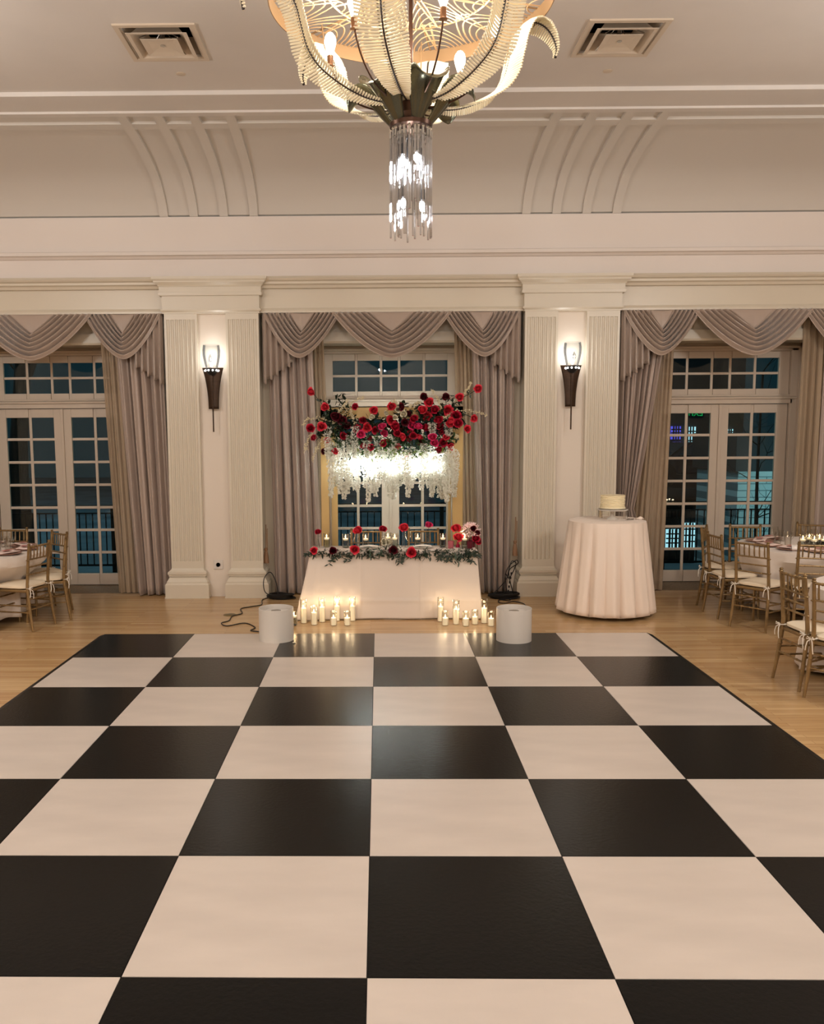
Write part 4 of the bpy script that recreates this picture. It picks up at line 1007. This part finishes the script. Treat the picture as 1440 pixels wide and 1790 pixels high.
# bouquet and votives at the right end
def TA(px, py, Y): p = at(px, py, Y=Y); return V((p.x, Y, p.z))
o0 = TA(828, 955, SY0+.22); t = thing('bouquet', 'bouquet of pale pink blossoms and dark red roses at the right end of the table', 'bouquet', (o0.x-.02, o0.y, SH+.003))
b = MB(); b.lathe([(0, 0), (.035, 0), (.04, .08), (.034, .1)], n=18); obj('vase', b, mat('ruby_glass', (96, 14, 34), .1, trans=.2), t)
b = MB(); q = random.Random(4)
for i in range(300):
    a, e_ = q.uniform(0, 6.28), q.uniform(-.5, 1.4); c = V((cos(a)*cos(e_), sin(a)*cos(e_), sin(e_)))
    k = q.uniform(.07, .10); p = c*k+V((-.02, 0, .17)); b.leaf(p, c+V((q.gauss(0, .5), q.gauss(0, .5), q.gauss(0, .5))), (q.gauss(0, 1), q.gauss(0, 1), 1), .03, .014)
obj('pale_blossoms', b, PINKW, t, smooth=False)['kind'] = 'stuff'
for d, r in (((-.0, -.09, .22), .035), ((.05, -.08, .17), .03), ((.03, -.06, .10), .05), ((.07, -.03, .07), .045)): rose(t, d, r, 'burgundy' if r < .04 else 'crimson')
b = MB(); b.tube([(0, 0, .02), (0, 0, .15)], .012, 6); obj('stems', b, GREEN, t)
for x, lab in ((789, 'left of the pink vases'), (822, 'front, below the bouquet')):
    p = at(x, 961, Z=SH); b = MB(); b.lathe([(0, .002), (.028, .002), (.03, .0), (.034, .085), (.031, .085), (.027, .01), (0, .01)], n=20)
    if x == 822: tag(obj('votive_glass', b, mat('ruby_glass'  , (96, 14, 34), .1), loc=(p.x, SY0+.09, SH+.003)), 'dark magenta glass tumbler '+lab, 'glass')
    else: tag(obj('votive_glass', b, mat('rose_glass', (222, 120, 130), .1, trans=.5), loc=(p.x, SY0+.12, SH+.003)), 'pale pink glass votive '+lab, 'glass')
# white blooms, goblet, plates
t = thing('white_bloom', 'cluster of white blooms left of the table centre', 'flowers', (at(676, 952, Y=9.3).x, 9.3, SH+.003))
b = MB(); b.lathe([(0, 0), (.03, 0), (.03, .05), (.026, .06)], n=14); obj('bowl', b, VG, t)
for k in range(6): rose(t, (random.uniform(-.045, .045), random.uniform(-.03, .03), .075+random.uniform(-.01, .025)), .03, 'ivory', name='blossom')
km = kidmap()
for x, z, lab in ((617, 955, 'stemmed goblet on the white table before the left chair'), (712, 955, 'stemmed goblet on the white table left of the right chair')):
    p = at(x, z, Z=SH); dup(gb0, (p.x, SY0+.22, SH+.003), 0, lab, 'goblets on the white table', km)
WP = mat('white_porcelain', (236, 228, 218), .2)
for x, lab in ((645, 'white plate with a folded napkin before the left chair'), (738, 'white plate with a folded napkin before the right chair')):
    p = at(x, 958, Z=SH); t = thing('dinner_plate', lab, 'plate', (p.x, SY0+.17, SH+.003), 0, 'plates on the white table')
    obj('plate', plate_mb(.13), WP, t); b = MB().grid(lambda u, v: ((u-.5)*.2, (v-.5)*.09, .022+.01*sin(pi*u)), 10, 6); obj('napkin', b, mat('white_napkin', (240, 234, 226), .8), t, solid=.008)
# ---- white drums
for x, y, lab in ((480, 1125, 'white cylindrical drum on the dance floor edge, left of the candles'), (903, 1126, 'white cylindrical drum on the dance floor edge, right of the candles')):
    p = at(x, y, Z=.02); R = .170
    t = thing('uplight_drum', lab, 'uplight', (p.x, p.y+R, .0205), 0, 'white uplight drums')
    b = MB(); b.lathe([(R-.004, 0), (R, .0), (R, .318), (R-.003, .32), (R-.006, .318), (R-.006, 0)], n=64); obj('shell', b, WHITE, t)
    b = MB(); b.box(-.11, .11, -.09, .09, .01, .285); obj('light_box', b, WHITE, t, smooth=False, bevel=.006)
    b = MB(); b.lathe([(0, .285), (.05, .285), (.05, .29), (0, .29)], n=20); obj('lens', b, SILVER, t)
# ---- cables
def fpath(P, z=.006, Y=None): return [V((*at(x, y, Z=0).xy, z)) for x, y in P]
def smooth_path(P, k=6):
    out = []
    for i in range((len(P)-1)*k+1): out.append(V(interp([tuple(p) for p in P], i/((len(P)-1)*k))))
    return out
def coil(cx, cy, r, n, seed):
    q = random.Random(seed); pts = []
    for i in range(n*16):
        a = 2*pi*i/16; rr = r*(1+.18*sin(i*.37+seed)); pts.append(V((cx+rr*cos(a), cy+rr*.55*sin(a), .008+.055*i/(n*16)+.006*sin(i*.9))))
    return pts
t = thing('cable', 'black cable coiled by the left drape and running to the left drum', 'cable', (0, 0, 0))
p = at(498, 1040, Z=0); obj('coil', MB().tube(coil(p.x-.02, 10.40, .15, 13, 1), .009, 5), BLACK, t)
obj('lead', MB().tube(smooth_path(fpath([(500, 1042), (480, 1043), (459, 1049), (457, 1058), (440, 1061), (421, 1065), (423, 1073), (406, 1078), (400, 1086), (387, 1090), (397, 1095), (428, 1090), (446, 1098), (438, 1103), (452, 1105), (462, 1108)])), .006, 5), BLACK, t)
q = at(466, 1020, Y=10.36); obj('loop', MB().tube(smooth_path([V((p.x-.1, 10.36, .03)), V((q.x-.02, 10.34, .10)), V((q.x-.03, 10.35, .26)), V((q.x+.05, 10.36, .34)), V((q.x+.12, 10.36, .2)), V((q.x+.14, 10.36, .03))]), .006, 5), BLACK, t)
t = thing('cable', 'tangled black cable piled right of the candlelit table by the right pilaster', 'cable', (0, 0, 0))
p = at(876, 1040, Z=0); obj('coil', MB().tube(coil(p.x, 10.36, .165, 18, 2), .009, 5), BLACK, t)
obj('lead', MB().tube(smooth_path(fpath([(893, 1040), (893, 1046), (889, 1051), (874, 1049), (872, 1054), (885, 1055), (897, 1052), (915, 1056), (918, 1062)])), .006, 5), BLACK, t)
q = at(897, 985, Y=10.4)
obj('loop', MB().tube(smooth_path([V((p.x-.15, 10.36, .04)), V((p.x+.02, 10.37, .22)), V((q.x-.05, 10.38, .38)), V((q.x-.02, 10.38, .46)), V((q.x+.03, 10.38, .42)), V((q.x-.05, 10.38, .25)), V((q.x-.10, 10.38, .3)), V((q.x-.08, 10.38, .08))]), .006, 5), BLACK, t)
obj('loop', MB().tube(smooth_path([V((q.x-.12, 10.37, .05)), V((q.x-.09, 10.36, .34)), V((q.x+.02, 10.36, .47)), V((q.x+.05, 10.37, .43)), V((q.x-.06, 10.36, .33)), V((q.x+.0, 10.36, .05))]), .006, 5), BLACK, t)
t = thing('power_strip', 'pale power strip leaning behind the right cable pile', 'power strip', (q.x-.04, 10.46, .02))
b = MB(); b.box(-.04, .03, -.02, .01, 0, .34); b.move(Matrix.Rotation(.14, 4, 'Y')); obj('body', b, mat('pale_plastic', (196, 188, 176), .5), t, smooth=False, bevel=.005)
for k in range(5): b = MB(); b.box(-.022+.009*k, -.002+.009*k, -.024, -.02, .04+.055*k, .07+.055*k); obj('socket', b, BLACK, t, smooth=False)
TAS = mat('gold_brown_tassel', (132, 96, 66), .6, bump=(200, .3))
for x, y, lab in ((900, 952, 'brown drapery tassel hanging beside the right pilaster, above the cables'), (465, 965, 'brown drapery tassel hanging beside the left pilaster by the middle window')):
    p = at(x, y, Y=10.60); t = thing('drapery_tassel', lab, 'tassel', (p.x, 10.60, p.z), 0, 'drapery tassels')
    b = MB(); b.tube([(0, 0, .04), (.004, 0, .35)], .006, 6); b.tube([(.018, 0, .04), (.02, 0, .3)], .005, 6); obj('cord', b, TAS, t)
    b = MB(); b.lathe([(0, .06), (.02, .05), (.024, .03), (.016, .01), (.022, -.0), (.03, -.06), (.035, -.14), (0, -.14)], n=16); obj('skirt', b, TAS, t)

# floating candles of the right guest table's centrepiece
km = kidmap()
for x, y, Y, w in ((1403, 946, 9.10, 'leftmost beside the dark leaves'), (1414, 944, 9.22, 'second from the left'), (1423, 948, 9.05, 'in front, third from the left'), (1432, 944, 9.2, 'fourth, near the photo edge'), (1440, 949, 9.08, 'at the photo edge')):
    p = at(x, y, Y=Y); dup(fc, (p.x, Y, .768), 0, 'floating candle on the right guest table, '+w, 'centrepiece candles', km)
    lamp('candle_light', (p.x, Y, .768+.18), .3, (1, .74, .5), .015)

p = at(514, 1124, Z=.02); b = MB().grid(lambda u, v: ((u-.5)*.03, (v-.5)*.022, .006*sin(pi*u)+.004*sin(2*pi*v)), 6, 6)
tag(obj('fallen_petal', b, R_WHITE, solid=.002, loc=(p.x, p.y, .022)), 'single white petal lying on the dance floor beside the left drum', 'petal')
p = at(1136, 905, Z=1.07); b = MB().grid(lambda u, v: ((u-.5)*.09, (v-.5)*.05, .022*sin(pi*u)*sin(pi*v)+.005*sin(9*u+4*v)), 14, 10)
tag(obj('crumpled_napkin', b, LINENW, solid=.003, loc=(min(p.x, 3.0), 9.42, 1.071)), 'small crumpled white napkin at the right side of the cake table', 'napkin')
# ================================================================== outside
NIGHT = mat('night_terrace', (96, 112, 120), .8, bump=(6, .2), var=((.8, .8, .8), .35))
b = MB(); b.box(-14, 16, YD+.06, 13.9, -.4, -.12); b.box(-20, 2.2, 13.9, 45, -.4, -.12); struct('floor_terrace', b, NIGHT, smooth=False)
b = MB(); b.box(-40, 50, 13.9, 70, -3.7, -3.5); struct('floor_street', b, NIGHT, smooth=False)
GZ = -3.5
RAIL = mat('black_iron', (14, 16, 18), .5, .5)
for i, (c, lab) in enumerate(zip(BAYC, ('left french doors', 'middle window', 'right french doors'))):
    t = thing('terrace_railing', 'black iron railing outside the '+lab, 'railing', (c*1.18, 13.3, -.12), 0, 'terrace railings')
    b = MB(); b.box(-2.2, 2.2, -.03, .03, 1.02, 1.07); b.box(-2.2, 2.2, -.015, .015, .93, .95); obj('top_rail', b, RAIL, t, smooth=False)
    b = MB(); b.box(-2.2, 2.2, -.015, .015, .10, .13); obj('bottom_rail', b, RAIL, t, smooth=False)
    for k in range(2): b = MB(); b.box(-.9+1.7*k-.03, -.9+1.7*k+.03, -.03, .03, 0, 1.07); obj('post', b, RAIL, t, smooth=False)
    me = None
    for k in range(42):
        x = -2.15+k*.105
        if me is None:
            b = MB(); b.box(-.008, .008, -.008, .008, .12, .94); o = obj('baluster', b, RAIL, t, smooth=False, loc=(x, 0, 0)); me = o.data
        else: o = bpy.data.objects.new('baluster', me); COL.objects.link(o); o.parent = t; o.location = (x, 0, 0)
BARK = mat('night_bark', (40, 38, 34), .9, bump=(30, .6))
def tree(x, y, r, h, lab, seed, nb=14, lean=0, spread=1.6, fork=False):
    gz = -.12 if x < 0 else GZ; h += 0 if x < 0 else 3.4
    q = random.Random(seed); t = thing('bare_tree', lab, 'tree', (x, y, gz), 0)
    n = 10; tr = [V((lean*i/n*h+.12*sin(i*.8+seed)*r*3, 0, h*i/n)) for i in range(n+1)]
    obj('trunk', MB().tube(tr, [r*(1-.55*i/n) for i in range(n+1)], 10), BARK, t)
    if fork:
        obj('trunk', MB().tube([V((tr[5].x+r*.3, 0, tr[5].z)), V((tr[5].x+.35, 0, tr[5].z+.7)), V((tr[5].x+.62, 0, tr[5].z+1.3)), V((tr[5].x+.7, 0, tr[5].z+2.2)), V((tr[5].x+1.0, 0, tr[5].z+3))], [r*.6, r*.5, r*.42, r*.35, r*.25], 9), BARK, t)
    for k in range(nb):
        i = q.randint(5, n); p = tr[i]; a = q.uniform(0, 6.28); d = V((cos(a), sin(a)*.6, q.uniform(.3, 1.1))).normalized(); pts = [p]; 
        for s in range(7): d = (d+V((q.gauss(0, .22), q.gauss(0, .15), q.gauss(.05, .15)))).normalized(); pts.append(pts[-1]+d*spread/7)
        rb = r*.28*q.uniform(.5, 1); b = MB().tube(pts, [rb*(1-.8*j/7) for j in range(8)], 6)
        for s in range(4):
            j = q.randint(2, 6); d2 = V((q.gauss(0, 1), q.gauss(0, .5), q.uniform(-.2, 1))).normalized(); b.tube([pts[j], pts[j]+d2*spread*.15, pts[j]+(d2+V((.2, 0, .3)))*spread*.3], [rb*.35, rb*.25, rb*.1], 5)
        obj('branch', b, BARK, t)
p = at(35, 800, Y=16); tree(p.x, 16, .20, 6.5, 'thick dark tree trunk outside the left doors', 3, 10, .02, 2.4, True)
p = at(1322, 900, Y=15.5); tree(p.x, 15.5, .045, 3.2, 'small bare tree before the lit brick wall outside the right doors', 5, 16, .0, 1.1)
# lit white brick wall, right
def brick_mat():
    M = bpy.data.materials.new('pale_brick'); M.use_nodes = True; N = M.node_tree.nodes; L = M.node_tree.links; B = N['Principled BSDF']
    T = N.new('ShaderNodeTexCoord'); mp = N.new('ShaderNodeMapping'); mp.inputs['Rotation'].default_value = (pi/2, 0, 0); L.new(T.outputs['Object'], mp.inputs[0])
    k = N.new('ShaderNodeTexBrick'); k.inputs['Scale'].default_value = 1; k.inputs['Brick Width'].default_value = .45; k.inputs['Row Height'].default_value = .16; k.inputs['Mortar Size'].default_value = .012
    k.inputs['Color1'].default_value = lin((190, 205, 205)); k.inputs['Color2'].default_value = lin((170, 190, 192)); k.inputs['Mortar'].default_value = lin((110, 130, 134)); L.new(mp.outputs[0], k.inputs[0]); L.new(k.outputs[0], B.inputs['Base Color']); B.inputs['Roughness'].default_value = .9
    return M
DKB = mat('dark_facade', (40, 46, 50), .8)
a, c = at(1290, 824, Y=20), at(1420, 990, Y=20)
t = thing('brick_building', 'floodlit pale brick wall seen through the right door', 'building', (a.x, 20, GZ))
b = MB(); b.box(0, 3.2, 0, 2.5, 0, a.z-GZ); obj('brick_wall', b, brick_mat(), t, smooth=False)
b = MB(); b.box(-.1, 3.3, -.1, 2.6, a.z-GZ, a.z-GZ+.9); obj('parapet', b, DKB, t, smooth=False)
lamp('floodlight', (a.x+1.2, 18.0, .9), 110, (.62, .95, 1), .12)
# dark street building with lit windows
LITW = mat('lit_window_cool', (190, 230, 240), .5, emit=1.3, ecol=(180, 225, 240)); LITG = mat('lit_window_green', (190, 240, 180), .5, emit=1.2, ecol=(190, 240, 170)); LITP = mat('lit_window_violet', (110, 100, 230), .5, emit=.9, ecol=(96, 90, 235))
Yb = 27
a, c = at(1120, 760, Y=Yb), at(1289, 1000, Y=Yb)
t = thing('street_building', 'dark building with lit windows across the street, seen through the right doors', 'building', (a.x, Yb, GZ))
b = MB(); b.box(0, c.x-a.x, 0, 3, 0, 8.8); obj('facade', b, DKB, t, smooth=False)
def win(px0, px1, py0, py1, M):
    p, q = at(px0, py1, Y=Yb-.05), at(px1, py0, Y=Yb-.05); b = MB(); b.box(p.x-a.x, q.x-a.x, -.06, -.02, p.z-GZ, q.z-GZ); w = obj('window', b, M, t, smooth=False)
    b = MB(); n = 4
    for k in range(1, n): x = (p.x-a.x)+(q.x-p.x)*k/n; b.box(x-.02, x+.02, -.09, -.06, p.z-GZ, q.z-GZ)
    for k in range(1, n): z = p.z-GZ+(q.z-p.z)*k/n; b.box(p.x-a.x, q.x-a.x, -.09, -.06, z-.02, z+.02)
    obj('glazing_bars', b, DKB, w, smooth=False)
win(1163, 1186, 925, 957, LITW); win(1192, 1216, 914, 957, LITW); win(1264, 1280, 918, 957, LITG); win(1172, 1190, 745, 768, LITP); win(1196, 1216, 746, 778, LITW); win(1266, 1281, 750, 768, LITW)
# parked car
p = at(1215, 812, Y=24)
b = MB(); b.box(p.x-5, p.x+4.5, 22.6, 26.4, .35, .55); b.box(p.x-5, p.x-4.7, 22.8, 23.1, -3.5, .35); b.box(p.x+4.0, p.x+4.3, 22.8, 23.1, -3.5, .35); struct('floor_parking', b, DKB, smooth=False)
CARP = mat('dark_car_paint', (34, 46, 62), .2, .4, coat=.6)
t = thing('parked_car', 'dark car parked beyond the railing outside the right doors', 'car', (p.x, 24, .55))
side = [(-1.9, .35), (-1.95, .62), (-1.5, .75), (-.9, .82), (-.45, 1.22), (.65, 1.24), (1.2, .84), (1.85, .74), (1.95, .5), (1.9, .32)]
b = MB(); n = len(side); b.v = [(x, -.8, z) for x, z in side]+[(x, .8, z) for x, z in side]; b.f = [(i, (i+1) % n, n+(i+1) % n, n+i) for i in range(n)]+[tuple(range(n))[::-1], tuple(range(n, 2*n))]
obj('body', b, CARP, t, smooth=False, bevel=.06)
b = MB(); b.add([(-.78, -.81, .86), (-.42, -.81, 1.15), (.6, -.81, 1.17), (1.0, -.81, .87)], [(0, 3, 2, 1)]); b.add([(-.95, -.6, .84), (-.95, .6, .84), (-.52, .6, 1.18), (-.52, -.6, 1.18)], [(0, 1, 2, 3)]); obj('side_window', b, mat('car_glass', (60, 80, 92), .05), t, smooth=False, solid=.01)
for x in (-1.15, 1.2):
    b = MB(); b.lathe([(0, -.1), (.33, -.1), (.34, 0), (.33, .1), (0, .1)], n=24); b.move(Matrix.Translation((x, -.76, .33)) @ Matrix.Rotation(pi/2, 4, 'X')); obj('wheel', b, BLACK, t)
b = MB(); b.box(-1.97, -1.93, -.7, -.4, .52, .62); obj('headlight', b, mat('headlight_glow', (255, 255, 255), .3, emit=6), t, smooth=False)
# exit sign on the wall behind the camera: its mirrored glow shows in the right door
M_ = bpy.data.materials.new('exit_green'); M_ = mat('exit_sign_green', (60, 255, 140), .4, emit=9, ecol=(40, 255, 130))
ez = at(1213, 723, Y=2*YD-Y0)
t = thing('exit_sign', 'green exit sign on the wall behind the camera, mirrored in the right door glass', 'exit sign', (ez.x, Y0+.04, ez.z))
b = MB(); b.box(-.26, .26, -.03, .02, -.13, .13); obj('housing', b, mat('sign_housing', (30, 30, 30), .5), t, smooth=False, bevel=.01)
cu = bpy.data.curves.new('exit_letters', 'FONT'); cu.body = 'EXIT'; cu.size = .24; cu.align_x = 'CENTER'; cu.align_y = 'CENTER'; cu.extrude = .004
lo = bpy.data.objects.new('exit_letters', cu); COL.objects.link(lo); dg = bpy.context.evaluated_depsgraph_get(); me = bpy.data.meshes.new_from_object(lo.evaluated_get(dg)); bpy.data.objects.remove(lo)
me.materials.clear(); me.materials.append(M_)
lo = bpy.data.objects.new('letters', me); COL.objects.link(lo); lo.parent = t; lo.location = (0, .026, 0); lo.rotation_euler = (pi/2, 0, pi)

# ================================================================== light
for (x, y, z, e) in ((-4.4, 5.2, 3.8, 195), (4.95, 5.2, 3.8, 195), (-4.2, -.6, 4.65, 215), (.3, -.6, 4.65, 215), (4.75, -.6, 4.65, 215)):
    lamp('room_fill', (x, y, z), e*LK, (1, .975, .95), .28)  # bare lamps added as fill, standing in for unseen chandeliers
wd = bpy.data.worlds.new('night'); S.world = wd; wd.use_nodes = True
bg = wd.node_tree.nodes['Background']; bg.inputs[0].default_value = (.007, .021, .028, 1); bg.inputs[1].default_value = 1
lamp('terrace_fill', (-8, 17, 9), 1300, (.55, .85, 1), 1.5)  # both outdoor lamps are unseen fill, added to brighten the ground outside
lamp('terrace_fill', (2, 17, 8), 400, (.55, .85, 1), 1.5)

S.view_settings.view_transform = 'Standard'; S.view_settings.look = 'None'; S.view_settings.gamma = 1; S.view_settings.exposure = EXPO
S.view_settings.use_curve_mapping = False
cy = S.cycles
cy.max_bounces = 8; cy.diffuse_bounces = 4; cy.glossy_bounces = 4; cy.transmission_bounces = 4; cy.transparent_max_bounces = 24
cy.caustics_reflective = False; cy.caustics_refractive = False; cy.sample_clamp_indirect = 4; cy.sample_clamp_direct = 0
cy.use_denoising = True
try: cy.denoiser = 'OPENIMAGEDENOISE'
except Exception: pass
cy.use_light_tree = True
